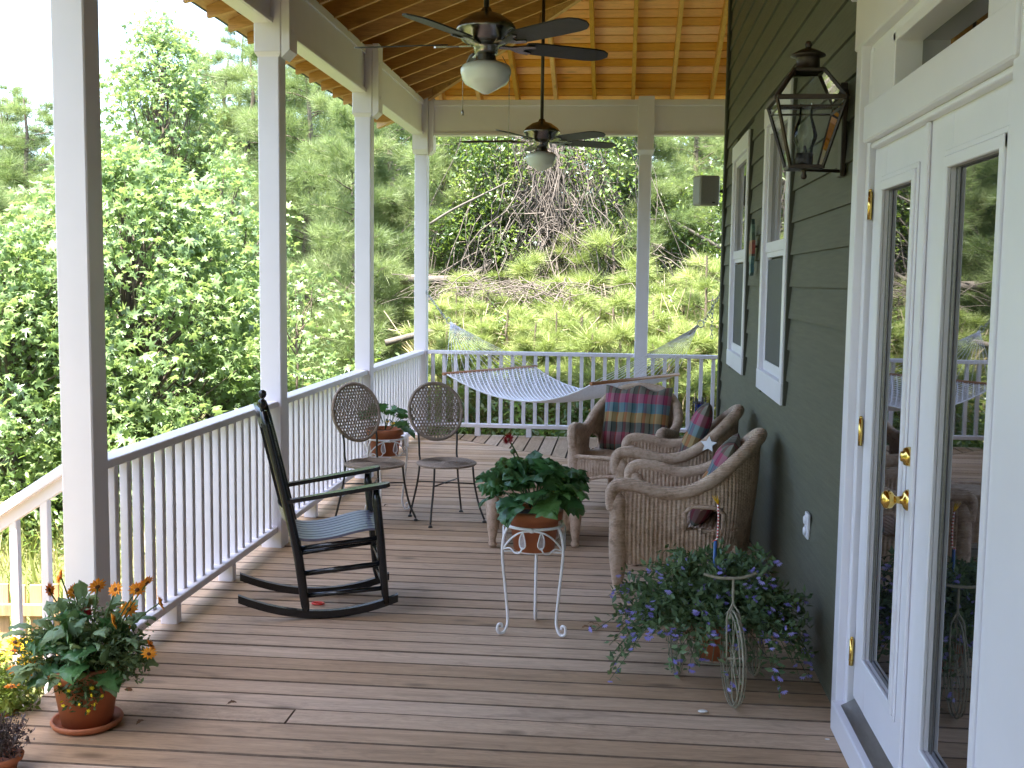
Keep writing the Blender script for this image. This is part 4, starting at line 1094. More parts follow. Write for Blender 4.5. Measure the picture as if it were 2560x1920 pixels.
S1 = (-.395, 5.29); plant_stand(S1, 'white iron plant stand in the middle of the deck')
p_ = at(958, 1098, Z=.53); S2 = (p_.x, p_.y + .06); plant_stand(S2, 'white iron plant stand by the left railing behind the round chairs', R(25))

def gerbera_pot(loc, z, label, nleaf, spread, seed, flower=True):
    global rng
    r0 = random.Random(seed)
    t = thing('potted_gerbera', label, 'potted plant', (*loc, z), 0)
    potmesh(.098, .128, .195, .045).build('pot', M_TERRA, t); MB().lathe([(0, .17), (.113, .17)], n=24, cap=False).build('soil', M_SOIL, t)
    for i in range(nleaf):
        az = i * 2.39996 + r0.uniform(-.3, .3); k = (0, 1, 0, 1, 1, 2)[i % 6]; sc = spread * r0.uniform(.8, 1.15) * (.85 if k == 0 else 1)
        tilt = (r0.uniform(.0, .5), r0.uniform(.15, .55), r0.uniform(.1, .35))[k]
        place_leaf(GL[(k + (i % 2 == 0)) % 3 if i % 7 == 0 else k], t, .19 + r0.uniform(0, .05), az, tilt + .08, sc, r0.uniform(.02, .07))
    return t
g1 = gerbera_pot(S1, .408, 'terracotta pot of large leafed gerbera with one red bloom, on the central stand', 46, .27, 5)
def stem_flower(t, base, tip, me, sc, rot, name='flower', r=.004):
    b = Vector(base); e = Vector(tip); mid = (b + e) / 2 + Vector((0, 0, .05))
    MB().tube(smooth_path([b, mid, e], 5), r, 6).build('stem', M_STEM, t); return obj(name, me, None, t, e, rot, (sc, sc, sc))
fp = at(1273, 1100, Y=5.30) - Vector((S1[0], S1[1], .408))
stem_flower(g1, (0, 0, .18), fp, GERF, .036, (R(55), R(-20), R(-10)))
fb = at(1282, 1129, Y=5.29) - Vector((S1[0], S1[1], .408)); m_ = MB(); m_.ball(fb, .013, 10); m_.tube(smooth_path([(0, .02, .18), fb * .6 + Vector((0, 0, .06)), fb], 4), .0035, 6); m_.build('bud', M_STEM, g1)
g2 = gerbera_pot(S2, .408, 'terracotta pot with a few leaves on the stand by the railing', 14, .22, 9)
for (dx, dz) in ((.03, .25), (.07, .24)): stem_flower(g2, (0, 0, .18), (dx, -.05, dz), YZ, .018, (R(30), 0, 0))

# ------------------------------------------------------------------ large pot of zinnias, lower left
pc = at(218, 1797, Z=.02); ZP = (pc.x, pc.y + .0)
def zinnia_pot():
    t = thing('potted_zinnias', 'terracotta pot and saucer of orange zinnias at the foot of the nearest post', 'potted plant', (*ZP, 0))
    m = MB(); m.lathe([(0, 0), (.112, 0), (.126, .008), (.132, .022), (.128, .03), (.120, .027), (.112, .014), (0, .012)], n=40); m.build('saucer', M_TERRA, t)
    potmesh(.092, .135, .235, .05).build('pot', M_TERRA, t, loc=(0, 0, .013)); MB().lathe([(0, .22), (.12, .22)], n=24, cap=False).build('soil', M_SOIL, t)
    r0 = random.Random(21)
    for i in range(150):
        az = i * 2.39996; k = (1, 0, 1, 0, 1, 2, 1)[i % 7]; sc = r0.uniform(.09, .17); rr0 = r0.uniform(.01, .17) if i > 40 else r0.uniform(.0, .08)
        place_leaf(ZL[k], t, .20 + r0.uniform(0, .22) * (1 - rr0 * 2.4), az, r0.uniform(.05, .7) if k < 2 else r0.uniform(.0, .35), sc, rr0)
    for i in range(9):
        place_leaf(GL[(1, 0, 2)[i % 3]], t, .21 + r0.uniform(0, .04), R(200) + i * .27, r0.uniform(.1, .5), r0.uniform(.18, .24), .04)
    px = [(153, 1443), (188, 1480), (244, 1468), (290, 1474), (343, 1475), (368, 1458), (398, 1508), (322, 1524), (280, 1553), (315, 1570), (375, 1615), (372, 1635), (85, 1670), (122, 1475)]
    for i, (u, v) in enumerate(px):
        p = at(u, v, Y=ZP[1] + r0.uniform(-.12, .05)) - Vector((ZP[0], ZP[1], 0))
        stem_flower(t, (p.x * .25, p.y * .25 + .02, .2), p, ZIN, r0.uniform(.031, .039), (R(r0.uniform(40, 80)), R(r0.uniform(-30, 30)), r0.uniform(0, 6)), 'flower', .003)
    p = at(214, 1538, Y=ZP[1]) - Vector((ZP[0], ZP[1], 0)); stem_flower(t, (0, 0, .2), p, GERF, .034, (R(50), 0, 0))
    # small trailing foliage with tiny yellow flowers
    c1, d1 = cloud(900, (.03, -.10, .20), (.10, .07, .12)); c2, d2 = cloud(500, (-.19, -.02, .28), (.10, .09, .13)); c3, d3 = cloud(700, (.16, -.03, .27), (.12, .10, .12)); c4, d4 = cloud(1500, (.02, 0, .33), (.25, .18, .15))
    P = np.vstack((c1, c2, c3, c4)); X, Y, Z = rand_frames(len(P), .5)
    o = obj('trailing_foliage', scatter_mesh('trailing_foliage', KITE_V, KITE_F, P, X, Y, Z, .016 + .016 * nrs.rand(len(P)), M_SMALL), None, t); tag(o, kind='stuff')
    q, _ = cloud(26, (.03, -.125, .17), (.11, .05, .10), shell=.8); q2, _ = cloud(10, (-.2, -.04, .27), (.10, .08, .10), shell=.8); q = np.vstack((q, q2))
    X, Y, Z = rand_frames(len(q), .3); Z[:, 1] -= 1.2; Z /= np.linalg.norm(Z, axis=1, keepdims=True); X = np.cross(Z, np.array([0, 0, 1.])); X /= np.linalg.norm(X, axis=1, keepdims=True); Y = np.cross(Z, X)
    fv = [(0, 0, .1)] + [((1 if k % 2 else .5) * math.cos(k * math.pi / 5), (1 if k % 2 else .5) * math.sin(k * math.pi / 5), 0) for k in range(10)]
    o = obj('tiny_flowers', scatter_mesh('tiny_flowers', fv, [(0, 1 + k, 1 + (k + 1) % 10) for k in range(10)], q, X, Y, Z, .009, M_YELLOW), None, t); tag(o, kind='stuff')
zinnia_pot()

def stair_flowers():
    # sunlit yellow lantana on the top stair, and a dark purple plant in front of it
    base = Vector((-2.47, 4.06, -.168))
    t = thing('potted_lantana', 'sunlit yellow and orange flowering plant on the top stair', 'potted plant', base)
    potmesh(.09, .12, .16, .03).build('pot', M_TERRA, t)
    P, d = cloud(2600, (.04, -.02, .22), (.21, .19, .17)); X, Y, Z = rand_frames(len(P), .6)
    tag(obj('foliage', scatter_mesh('foliage', KITE_V, KITE_F, P, X, Y, Z, .02 + .018 * nrs.rand(len(P)), leafmat('lantana_leaf', [(0, (.10, .15, .03)), (1, (.20, .26, .06))], .3)), None, t), kind='stuff')
    r0 = random.Random(3)
    for i in range(34):
        a = r0.uniform(0, 6.28); e = r0.uniform(.1, 1.3); p = Vector((.03 + .24 * math.cos(a) * math.cos(e), -.02 + .20 * math.sin(a) * math.cos(e), .27 + .17 * math.sin(e)))
        obj('flower', YZ if i % 3 else ZIN, None, t, p, (r0.uniform(-.1, .8), r0.uniform(-.2, .5), 0), (.032,) * 3)
    b = at(40, 1880, Z=.05)
    t = thing('purple_foliage_plant', 'dark purple leaved bushy plant at the lower left corner', 'potted plant', (b.x - .04, b.y - .05, 0))
    potmesh(.06, .075, .06, .02).build('pot', M_TERRA, t)
    P, d = cloud(1500, (0, 0, .12), (.13, .12, .10), shell=.4); X, Y, Z = rand_frames(len(P), .6)
    tag(obj('foliage', scatter_mesh('foliage', KITE_V, KITE_F, P, X, Y, Z, .012 + .010 * nrs.rand(len(P)), leafmat('purple_leaf', [(0, (.05, .04, .035)), (.6, (.10, .07, .065)), (1, (.16, .11, .10))], .15, .5, .4, (.25, .12, .1))), None, t), kind='stuff')
    m = MB()
    for i in range(40):
        a = r0.uniform(0, 6.28); e = r0.uniform(.2, 1.4); m.tube([(0, 0, .05), (.07 * math.cos(a) * math.cos(e), .07 * math.sin(a) * math.cos(e), .05 + .06 * math.sin(e)), (.13 * math.cos(a) * math.cos(e), .12 * math.sin(a) * math.cos(e), .10 + .12 * math.sin(e))], .0015, 4)
    m.build('stems', paint('dark_stem', (.06, .04, .03), .7), t)
stair_flowers()

# ------------------------------------------------------------------ tricycle planter
def trike():
    M_WIRE = paint('verdigris_wire', (.27, .245, .175), .6, .25, 40, .3)
    ph = R(-6.6); F = Vector((.478, 4.435, 0)); back = Vector((math.sin(ph), math.cos(ph), 0)); lat = Vector((math.cos(ph), -math.sin(ph), 0)); L = .36
    t = thing('tricycle_planter', 'wire tricycle plant holder with large front wheel near the doors', 'planter', F, ph * -1)
    # local: x lateral, y back
    def wheel(c, r, name):
        w = MB()
        c = Vector(c)
        w.tube([c + Vector((0, r * math.cos(2 * math.pi * i / 40), r * math.sin(2 * math.pi * i / 40))) for i in range(40)], .0045, 6, closed=True)
        for off in (-.012, .012): w.tube([c + Vector((off, (r - .006) * math.cos(2 * math.pi * i / 40), (r - .006) * math.sin(2 * math.pi * i / 40))) for i in range(40)], .0025, 5, closed=True)
        for k in range(6):
            a = 2 * math.pi * k / 6; pts = []
            for (f, da) in ((.12, 0), (.5, .33), (.85, .3), (.99, 0), (.85, -.3), (.5, -.33)): pts.append(c + Vector((.008 * math.sin(k * 3), r * f * math.cos(a + da), r * f * math.sin(a + da))))
            w.tube(smooth_path(pts, 4, True), .002, 5, closed=True)
        w.tube([c + Vector((0, .03 * math.cos(2 * math.pi * i / 16), .03 * math.sin(2 * math.pi * i / 16))) for i in range(16)], .004, 6, closed=True); w.tube([c - Vector((.022, 0, 0)), c + Vector((.022, 0, 0))], .006, 8)
        w.build(name, M_WIRE, t)
    wheel((0, 0, .195), .19, 'front_wheel'); wheel((-.17, L, .13), .126, 'rear_wheel'); wheel((.17, L, .13), .126, 'rear_wheel')
    f = MB()
    for s in (-1, 1): f.tube(smooth_path([(s * .024, 0, .195), (s * .026, .01, .36), (0, .03, .42), (0, .035, .52)], 4), .004, 6)
    f.tube([(-.17, L, .13), (.17, L, .13)], .005, 6); f.tube([(0, .03, .41), (0, L - .14, .10), (0, L, .10)], .005, 6)
    f.build('frame', M_WIRE, t)
    h = MB(); h.tube(smooth_path([(-.115, .06, .525), (-.06, .045, .515), (0, .035, .515), (.05, .045, .518), (.10, .06, .53)], 4), .0065, 7); h.build('handlebar', M_WIRE, t)
    b = MB()
    for (z, r) in ((.075, .09), (.17, .125), (.27, .15)): b.tube([(r * math.cos(2 * math.pi * i / 28), L + r * math.sin(2 * math.pi * i / 28), z) for i in range(28)], .004, 5, closed=True)
    for k in range(10):
        a = 2 * math.pi * k / 10; b.tube([(r * math.cos(a + d), L + r * math.sin(a + d), z) for (z, r, d) in ((.075, .09, 0), (.17, .127, .1), (.27, .152, 0))], .003, 5)
    b.build('basket', M_WIRE, t)
    C = F + back * L
    p = thing('potted_fanflower', 'bushy lavender fanflower spilling from a terracotta pot in the tricycle', 'potted plant', (C.x, C.y, .082))
    potmesh(.075, .118, .18, .03).build('pot', M_TERRA, p); MB().lathe([(0, .155), (.105, .155)], n=24, cap=False).build('soil', M_SOIL, p)
    # arching stems carry the leaves and flowers
    r0 = random.Random(4); LP = []; LD = []; FP = []; st = MB()
    stems = []
    for i in range(300):
        az = i * 2.39996 + r0.uniform(-.2, .2); reach = r0.uniform(.12, .44); rise = r0.uniform(.08, .30) * (1 if reach < .3 else .55); fall = r0.uniform(0, .22) * (reach / .36) ** 2
        stems.append((az, reach, rise, fall))
    stems += [(R(-80), .42, .12, .42), (R(172), .46, .12, .18), (R(205), .44, .10, .30), (R(188), .42, .12, .34), (R(10), .40, .2, .16), (R(-8), .42, .15, .25), (R(-35), .38, .14, .30), (R(160), .38, .2, .1)]
    for (az, reach, rise, fall) in stems:
        pts = []
        for k in range(9):
            s_ = k / 8; rr_ = reach * (s_ ** .8); z = .16 + rise * math.sin(s_ * math.pi * .6) - fall * s_ * s_ * 1.1
            jx = r0.uniform(-.012, .012); rx = 1.12
            pts.append(Vector((rr_ * math.cos(az) * rx + jx, rr_ * .82 * math.sin(az) + jx, z)))
        if C.x + pts[-1].x > .84: pts = [Vector((q.x * (.84 - C.x) / pts[-1].x, q.y, q.z)) for q in pts]
        st.tube(pts, .0016, 4)
        for k in range(30):
            s_ = r0.uniform(.15, 1); i_ = min(7, int(s_ * 8)); q = pts[i_].lerp(pts[i_ + 1], s_ * 8 - i_); d = Vector((r0.uniform(-1, 1), r0.uniform(-1, 1), r0.uniform(-.3, 1))).normalized()
            LP.append(q + d * .012); LD.append(d)
        if r0.random() < .62:
            for k in range(r0.randint(1, 3)):
                q = pts[-1].lerp(pts[-2], r0.uniform(-.2, 1)); FP.append(q + Vector((r0.uniform(-.015, .015), r0.uniform(-.02, .005), r0.uniform(-.012, .015))))
    st.build('stems', M_STEM, p)
    P = np.array([tuple(q) for q in LP]); D = np.array([tuple(q) for q in LD]); X, Y, Z = rand_frames(len(P), .5, D)
    tag(obj('foliage', scatter_mesh('foliage', KITE_V, KITE_F, P, X, Y, Z, .028 + .02 * nrs.rand(len(P)), M_FANL), None, p), kind='stuff')
    # fan shaped flowers of five petals
    fv = []; ff = []
    for k in range(5):
        a = R(-60 + 30 * k); b_ = len(fv); ca, sa = math.cos(a), math.sin(a)
        for (x, y, z) in ((.1, 0, 0), (.6, .17, .1), (1, .06, .12), (1, -.06, .12), (.6, -.17, .1)): fv.append((x * ca - y * sa, x * sa + y * ca, z))
        ff.append((b_, b_ + 1, b_ + 2, b_ + 3, b_ + 4))
    Q = np.array([tuple(q) for q in FP]); Z = nrs.normal(size=(len(Q), 3)) * .5 + np.array([-.05, -1.0, .45]); Z /= np.linalg.norm(Z, axis=1, keepdims=True)
    X = np.array([0, 0, -1.]) + nrs.normal(size=(len(Q), 3)) * .4; X -= Z * (X * Z).sum(1, keepdims=True); X /= np.linalg.norm(X, axis=1, keepdims=True); Y = np.cross(Z, X)
    tag(obj('fan_flowers', scatter_mesh('fan_flowers', fv, ff, Q, X, Y, Z, .012 + .007 * nrs.rand(len(Q)), M_LAV), None, p), kind='stuff')
    k = thing('garden_stake', 'thin blue stake with red and white cord and yellow tip, in the fanflower', 'ornament', (.418, 4.735, .25))
    MB().tube([(0, 0, 0), (.004, 0, .355)], .0075, 8).build('blue_stick', paint('blue_enamel', (.03, .10, .30), .25, .1, 5, 0), k)
    m, nt, bs = newmat('red_white_cord'); tc = nt.nodes.new('ShaderNodeTexCoord'); wv = N_(nt, 'ShaderNodeTexWave', Scale=22.0); wv.bands_direction = 'Z'; nt.links.new(tc.outputs['Object'], wv.inputs[0])
    r_ = ramp(nt, [(0, (.55, .05, .05)), (.5, (.8, .76, .74))], 'CONSTANT'); nt.links.new(wv.outputs['Fac'], r_.inputs[0]); nt.links.new(r_.outputs[0], bs.inputs['Base Color'])
    MB().tube([(-.004, 0, .352), (.012, 0, .365), (.014, 0, .45), (.010, 0, .515)], .004, 7).build('twisted_cord', m, k)
    y_ = MB()
    for s_ in (-1, 0, 1): y_.tube([(.010, 0, .515), (.004 + s_ * .006, 0, .53), (-.005 + s_ * .01, 0, .55)], [.004, .003, .001], 5)
    y_.build('yellow_tip', M_YELLOW, k)
trike()

# ------------------------------------------------------------------ hammock
def hammock():
    A = Vector((-2.075, 11.93, 0)); B = Vector((.885, 9.93, 0)); d = (B - A).normalized(); n = Vector((-d.y, d.x, 0))
    t = thing('rope_hammock', 'white rope hammock with wooden spreader bars across the back corner', 'hammock', (A + B) / 2)
    o = (A + B) / 2
    def P(s, q, z): v = A + d * s + n * q - o; return Vector((v.x, v.y, z))
    s0, s1, hw = .92, 2.70, .70; zb0, zb1 = .775, .80
    for (s, z) in ((s0, zb0), (s1, zb1)):
        MB().tube([P(s, -hw - .04, z), P(s, hw + .04, z)], .016, 10).build('spreader_bar', M_SPREAD, t)
    def bed(u, q):     # u 0..1 along, q -1..1 across
        sag = 4 * u * (1 - u)
        w = hw * (1 - .10 * sag); z = zb0 + (zb1 - zb0) * u - .215 * sag - .045 * sag * (1 - q * q)
        return P(s0 + (s1 - s0) * u, q * w, z)
    net = MB(); nn, mm = 22, 26
    for fam in (0, 1):
        for i in range(-mm, nn + mm):
            pts = []
            for k in range(mm * 2 + 1):
                u = k / (mm * 2); q = (i + (k * .5 if fam == 0 else -k * .5)) / nn * 2 - 1
                q0 = ((i + (k * .5 if fam == 0 else -k * .5)) / nn) % 2
                if -1.0001 <= q <= 1.0001: 
                    w = .006 * math.sin(k * math.pi); pts.append(bed(u, max(-1, min(1, q))) + Vector((0, 0, .003 if fam else -.003)))
                elif len(pts) > 1: net.tube(pts, .0058, 5); pts = []
                else: pts = []
            if len(pts) > 1: net.tube(pts, .0058, 5)
    for q in (-1, 1): net.tube([bed(k / 40, q) for k in range(41)], .0075, 6)
    no = net.build('net_bed', M_ROPE, t)
    RL = P(.33, 0, 1.245); RR = P(3.33, 0, 1.315)
    for (ring, s, z) in ((RL, s0, zb0), (RR, s1, zb1)):
        c = MB()
        for k in range(16):
            q = -hw + 2 * hw * k / 15; e = P(s, q, z + .012); mid = ring.lerp(e, .5) - Vector((0, 0, .012)); c.tube([ring, mid, e], .0026, 5)
        c.tube([ring, ring.lerp(P(s, 0, z), .14)], .014, 6)
        c.build('clew_strings', M_ROPE, t)
    rg = MB()
    for ring, dr in ((RL, -1), (RR, 1)):
        c0 = ring + d * dr * .03 + Vector((0, 0, .02)); rg.tube([c0 + (d * math.cos(a) + Vector((0, 0, 1)) * math.sin(a)) * .032 for a in [2 * math.pi * i / 18 for i in range(18)]], .0045, 6, closed=True)
    rg.build('hanging_ring', M_STEELG, t)
    def chain(a, b, name, sag=.0):
        m = MB(); a = Vector(a); b = Vector(b); L = (b - a).length; k = max(2, int(L / .034)); dr = (b - a).normalized(); s1_ = dr.cross(Vector((0, 0, 1))); s1_ = s1_.normalized() if s1_.length > .1 else Vector((1, 0, 0)); s2_ = dr.cross(s1_)
        for i in range(k):
            c = a.lerp(b, (i + .5) / k); sd = s1_ if i % 2 else s2_
            m.tube([c + dr * .024 * math.cos(q) + sd * .011 * math.sin(q) for q in [2 * math.pi * j / 10 for j in range(10)]], .0034, 5, closed=True)
        return m.build(name, M_STEELG, t)
    hl = Vector((-2.1, 11.945, 1.56)) - o; hr = Vector((.872, 9.925, 1.63)) - o
    chain(hl, RL - d * .06 + Vector((0, 0, .03)), 'chain'); chain(hr, RR + d * .06 + Vector((0, 0, .03)), 'chain'); chain(hr + Vector((-.07, .05, -.05)), hr + Vector((-.07, .05, -.42)), 'chain')
    hk = MB()
    for c in (hl, hr): hk.tube([c + Vector((0, .02 * math.cos(q), .02 * math.sin(q))) for q in [2 * math.pi * j / 12 for j in range(12)]], .005, 6, closed=True)
    hk.build('hook', M_STEELG, t)
hammock()

# ------------------------------------------------------------------ small things on the deck
rp = at(795, 1511, Z=0); rr_ = MB(); rr_.tube([(.03 * math.cos(2 * math.pi * i / 24), .018 * math.sin(2 * math.pi * i / 24), .006) for i in range(24)], .006, 7, closed=True)
tag(rr_.build('toy_ring', paint('red_plastic', (.62, .035, .02), .3, .05, 5, 0), None, loc=(rp.x, rp.y, 0)), 'small red ring lying on the deck under the rocking chair', 'ring')
M_DRY = leafmat('dry_leaf', [(0, (.10, .05, .025)), (1, (.22, .11, .05))], .1, .7, .2, (.3, .15, .05), False)
dry_me = big_leaf(1, M_DRY, .26, 3, 'dry_leaf', .2)
lit = [(1452, 1578), (1465, 1572), (1480, 1566), (1490, 1576), (1468, 1583), (335, 1736), (364, 1808), (780, 1497), (815, 1432), (565, 1770), (970, 1268), (1935, 1690)]
for i, (u, v) in enumerate(lit):
    p = at(u, v, Z=0); o = obj('dry_leaf', dry_me, None, None, (p.x, p.y, .012), (rng.uniform(-.5, .5), rng.uniform(-.4, .4), rng.uniform(0, 6.28)), (.045,) * 3)
    tag(o, 'dry curled leaf beside the foot of the central plant stand' if i < 5 else ('dry leaf scrap just right of the zinnia pot', 'dry leaf scrap on the deck right of the pot saucer', 'dry leaf scrap under the rocking chair beside the red ring', 'dry leaf scrap on the deck behind the rocking chair', 'dry leaf scrap alone on the bare near deck boards', 'dry leaf scrap by the foot of the far plant stand', 'dry leaf scrap on the deck right of the tricycle wheel')[i - 5], 'leaf', 'dry leaves by the plant stand' if i < 5 else 'dry leaf scraps on the deck')
for i, (u, v) in enumerate(((1757, 1781), (2068, 1851))):
    p = at(u, v, Z=0); m = MB().ball((0, 0, .005), .013 if i == 0 else .006, 8, (1.6, 1, .4)); o = m.build('petal_scrap', paint('pale_scrap', (.7, .66, .62), .7), None, loc=(p.x, p.y, 0))
    tag(o, ('white scrap on the deck in front of the tricycle planter', 'tiny white scrap on the deck by the door sill')[i], 'scrap')
# dark iron holder with blue glass at the back rail
t = thing('candle_holder', 'dark iron holder with blue glass against the back railing, behind the cushions', 'candle holder', (.84, 11.78, 0))
t.scale = (.8, .8, .72)
m = MB(); m.tube([(0, 0, 0), (0, 0, .62)], .012, 8); m.tube([(.08 * math.cos(2 * math.pi * i / 20), .08 * math.sin(2 * math.pi * i / 20), .62) for i in range(20)], .009, 6, closed=True); m.tube([(.08 * math.cos(2 * math.pi * i / 20), .08 * math.sin(2 * math.pi * i / 20), .40) for i in range(20)], .009, 6, closed=True)
for k in range(6): m.tube([(.08 * math.cos(k * 1.047), .08 * math.sin(k * 1.047), .4), (.08 * math.cos(k * 1.047), .08 * math.sin(k * 1.047), .70)], .008, 6)
for k in range(3): m.tube([(0, 0, .1), (.12 * math.cos(k * 2.09), .12 * math.sin(k * 2.09), .01)], .009, 6)
m.build('iron_stand', M_IRON, t); MB().lathe([(0, .42), (.05, .42), (.06, .5), (.055, .6), (.05, .6), (.05, .45), (0, .44)], n=20).build('glass_cup', paint('blue_glass', (.015, .03, .16), .1, .05, 3, 0), t)

# wooden fence down on the lawn
def fence():
    M_F = wood('fence_wood', (.50, .33, .19), (.36, .21, .11), 2, .75, .4)
    t = thing('wooden_fence', 'tan wooden picket fence down on the lawn at the left', 'fence', (-4.6, 7.6, -1.75), R(6))
    pk = MB().box((0, 0, .6), (.09, .02, 1.16), None, .003).mesh('picket', M_F)
    for i in range(26): obj('picket', pk, None, t, (-1.6 + i * .123, 0, rng.uniform(-.01, .01)))
    for z in (.62, 1.0): MB().box((0, -.032, z), (3.3, .04, .088), None, .004).build('fence_rail', M_F, t)
fence()
# ------------------------------------------------------------------ vegetation
M_GUM = leafmat('sweetgum_leaf', [(0, (.10, .165, .06)), (.5, (.175, .26, .10)), (.85, (.25, .335, .14)), (1, (.34, .405, .205))], .42, .32, .8, (.38, .50, .11))
M_PINE = leafmat('pine_needle', [(0, (.11, .155, .065)), (.5, (.19, .245, .10)), (.9, (.27, .31, .14)), (1, (.32, .27, .16))], .35, .5, .35, (.2, .3, .05))
M_YPINE = leafmat('young_pine_needle', [(0, (.15, .21, .065)), (.6, (.25, .31, .105)), (1, (.38, .40, .17))], .3, .5, .35, (.35, .45, .06))
M_BROAD = leafmat('thicket_leaf', [(0, (.03, .055, .02)), (.3, (.055, .10, .03)), (.55, (.11, .165, .055)), (.8, (.19, .25, .09)), (.92, (.28, .31, .14)), (1, (.28, .21, .13))], .42, .36, .6, (.36, .52, .05))
M_GRASSY = leafmat('bank_grass_blade', [(0, (.12, .16, .035)), (.5, (.20, .22, .06)), (.75, (.30, .25, .13)), (1, (.38, .31, .20))], .3, .6, .2, (.4, .42, .1))
M_BARK = paint('bark', (.13, .10, .075), .9, .35, 14, .8, (1, 1, .25))
M_VINE = paint('dry_vine', (.115, .095, .078), .9, .35, 10, .3)
M_DEAD = paint('dead_wood', (.10, .085, .07), .9, .3, 10, .6)

def limb(m, a, b, r0, r1, n=5, wob=.06, k=5):
    a = Vector(a); b = Vector(b); L = (b - a).length; pts = [a]
    for i in range(1, k): pts.append(a.lerp(b, i / k) + Vector((rng.uniform(-1, 1), rng.uniform(-1, 1), rng.uniform(-.5, .8))) * wob * L * math.sin(math.pi * i / k))
    pts.append(b); m.tube(pts, [r0 + (r1 - r0) * i / k for i in range(k + 1)], n, cap=False)

def broad_tree(name, label, base, H, prof, nclump, nleaf, lsize, mat, cat='tree', group=None, tv=(STAR_V, STAR_F), clump_r=.42, trunk_r=.09, shell=.45, seed=1):
    """prof(t) -> crown radius at height fraction t"""
    global nrs
    nrs = np.random.RandomState(seed); rng.seed(seed)
    t = thing(name, label, cat, base, 0, group)
    tr = MB(); top = Vector((rng.uniform(-.1, .1) * H * .1, rng.uniform(-.1, .1) * H * .1, H * .96))
    limb(tr, (0, 0, -.3), top, trunk_r, trunk_r * .12, 8, .03, 8)
    cl = []
    while len(cl) < nclump:
        tt = rng.random(); Rr = prof(tt)
        if Rr <= .02 or rng.random() > (Rr / 2.8) ** .5: continue
        a = rng.uniform(0, 6.2832); r_ = Rr * (shell + (1 - shell) * rng.random() ** .6)
        cl.append(Vector((r_ * math.cos(a), r_ * math.sin(a), tt * H + rng.uniform(-.1, .1))))
    P = []; C = []
    for i, c in enumerate(cl):
        if i % 2 == 0:
            hz = max(.05 * H, c.z - .25 * H - .3 * math.hypot(c.x, c.y)); limb(tr, (top.x * hz / H, top.y * hz / H, hz), c, max(.008, trunk_r * .35), .004, 4, .09, 4)
        k = int(nleaf / nclump * rng.uniform(.6, 1.4)); cr = clump_r * rng.uniform(.6, 1.25)
        d = nrs.normal(size=(k, 3)); d /= np.linalg.norm(d, axis=1, keepdims=True); d *= (nrs.rand(k, 1) ** .45) * cr; d[:, 2] *= .7
        P.append(np.array(c) + d); C.append(np.full(k, rng.random()))
    P = np.vstack(P); cc = np.concatenate(C); rnd = np.clip(.55 * cc + .45 * nrs.rand(len(P)), 0, 1)
    X, Y, Z = rand_frames(len(P), .9); out = P.copy(); out[:, 2] -= H * .4; X += out / (np.linalg.norm(out, axis=1, keepdims=True) + 1e-6) * .5; X -= Z * (X * Z).sum(1, keepdims=True); X /= np.linalg.norm(X, axis=1, keepdims=True); Y = np.cross(Z, X)
    tr.build('trunk', M_BARK, t)
    obj('crown', scatter_mesh('crown', tv[0], tv[1], P, X, Y, Z, lsize * (.45 + .85 * nrs.rand(len(P)) ** 1.3), mat, rnd), None, t)
    return t
PT = {}
def pine_parts(key, H, Rb, ntuft, tsize, seed, z0=.15, mat=None, nneedle=18, w=.013):
    global nrs
    nrs = np.random.RandomState(seed); r0 = random.Random(seed)
    tr = MB(); rng.seed(seed); limb(tr, (0, 0, -.4), (r0.uniform(-.2, .2), r0.uniform(-.2, .2), H), .018 * H, .012, 8, .015, 8)
    P = []; D = []; C = []
    nb = int(H * 7)
    for i in range(nb):
        f = z0 + (1 - z0) * (i / nb) ** .9; z = f * H; L = Rb * (1 - f) ** .7 * r0.uniform(.6, 1.15) + .15; a = r0.uniform(0, 6.28); up = r0.uniform(.05, .45)
        b = Vector((0, 0, z)); e = Vector((L * math.cos(a), L * math.sin(a), z + up * L))
        limb(tr, b, e, .006 + .010 * L, .004, 4, .07, 4); cv = r0.random()
        nt = max(3, int(ntuft / nb * (L / (Rb * .6))))
        for k in range(nt):
            s = r0.uniform(.3, 1.0); q = b.lerp(e, s); off = Vector((r0.uniform(-1, 1), r0.uniform(-1, 1), r0.uniform(-.5, .7))) * .28 * L * (1.15 - s * .6)
            P.append(q + off); d = (e - b).normalized() * .6 + off.normalized() * .5 + Vector((0, 0, .45)); D.append(d.normalized()); C.append(cv)
    P = np.array([tuple(p) for p in P]); D = np.array([tuple(p) for p in D]); n = len(P)
    X = D; Z = nrs.normal(size=(n, 3)); Z -= X * (X * Z).sum(1, keepdims=True); Z /= np.linalg.norm(Z, axis=1, keepdims=True); Y = np.cross(Z, X)
    tv, tf = tuft_template(nneedle, 1.15, seed, w)
    rnd = np.clip(.5 * np.array(C) + .5 * nrs.rand(n), 0, 1) * .97
    PT[key] = (tr.mesh('trunk', M_BARK), scatter_mesh('crown', tv, tf, P, X, Y, Z, tsize * (.75 + .5 * nrs.rand(n)), mat or M_PINE, rnd))
pine_parts('a', 8.5, 2.6, 5200, .26, 31); pine_parts('b', 7.0, 2.3, 4600, .25, 32, .08); pine_parts('y', 1.35, .42, 120, .22, 33, .05, M_YPINE, 22, .014); pine_parts('y2', .9, .38, 90, .22, 34, .05, M_YPINE, 22, .014)
def pine(key, px, Y, label, ztop, group='pine trees beyond the porch', rz=0, sxy=1.0, name='pine_tree'):
    X = at(px, 690, Y=Y).x; g = ground_z(X, Y); H0 = {'a': 8.5, 'b': 7.0, 'y': 1.35, 'y2': .9}[key]
    t = thing(name, label, 'tree', (X, Y, g), rz, group); s = (ztop - g) / H0
    t.scale = (s * sxy, s * sxy, s)
    for nm, me in zip(('trunk', 'crown'), PT[key]): obj(nm, me, None, t)
    return t
def zat(py, Y, px=800): return at(px, py, Y=Y).z

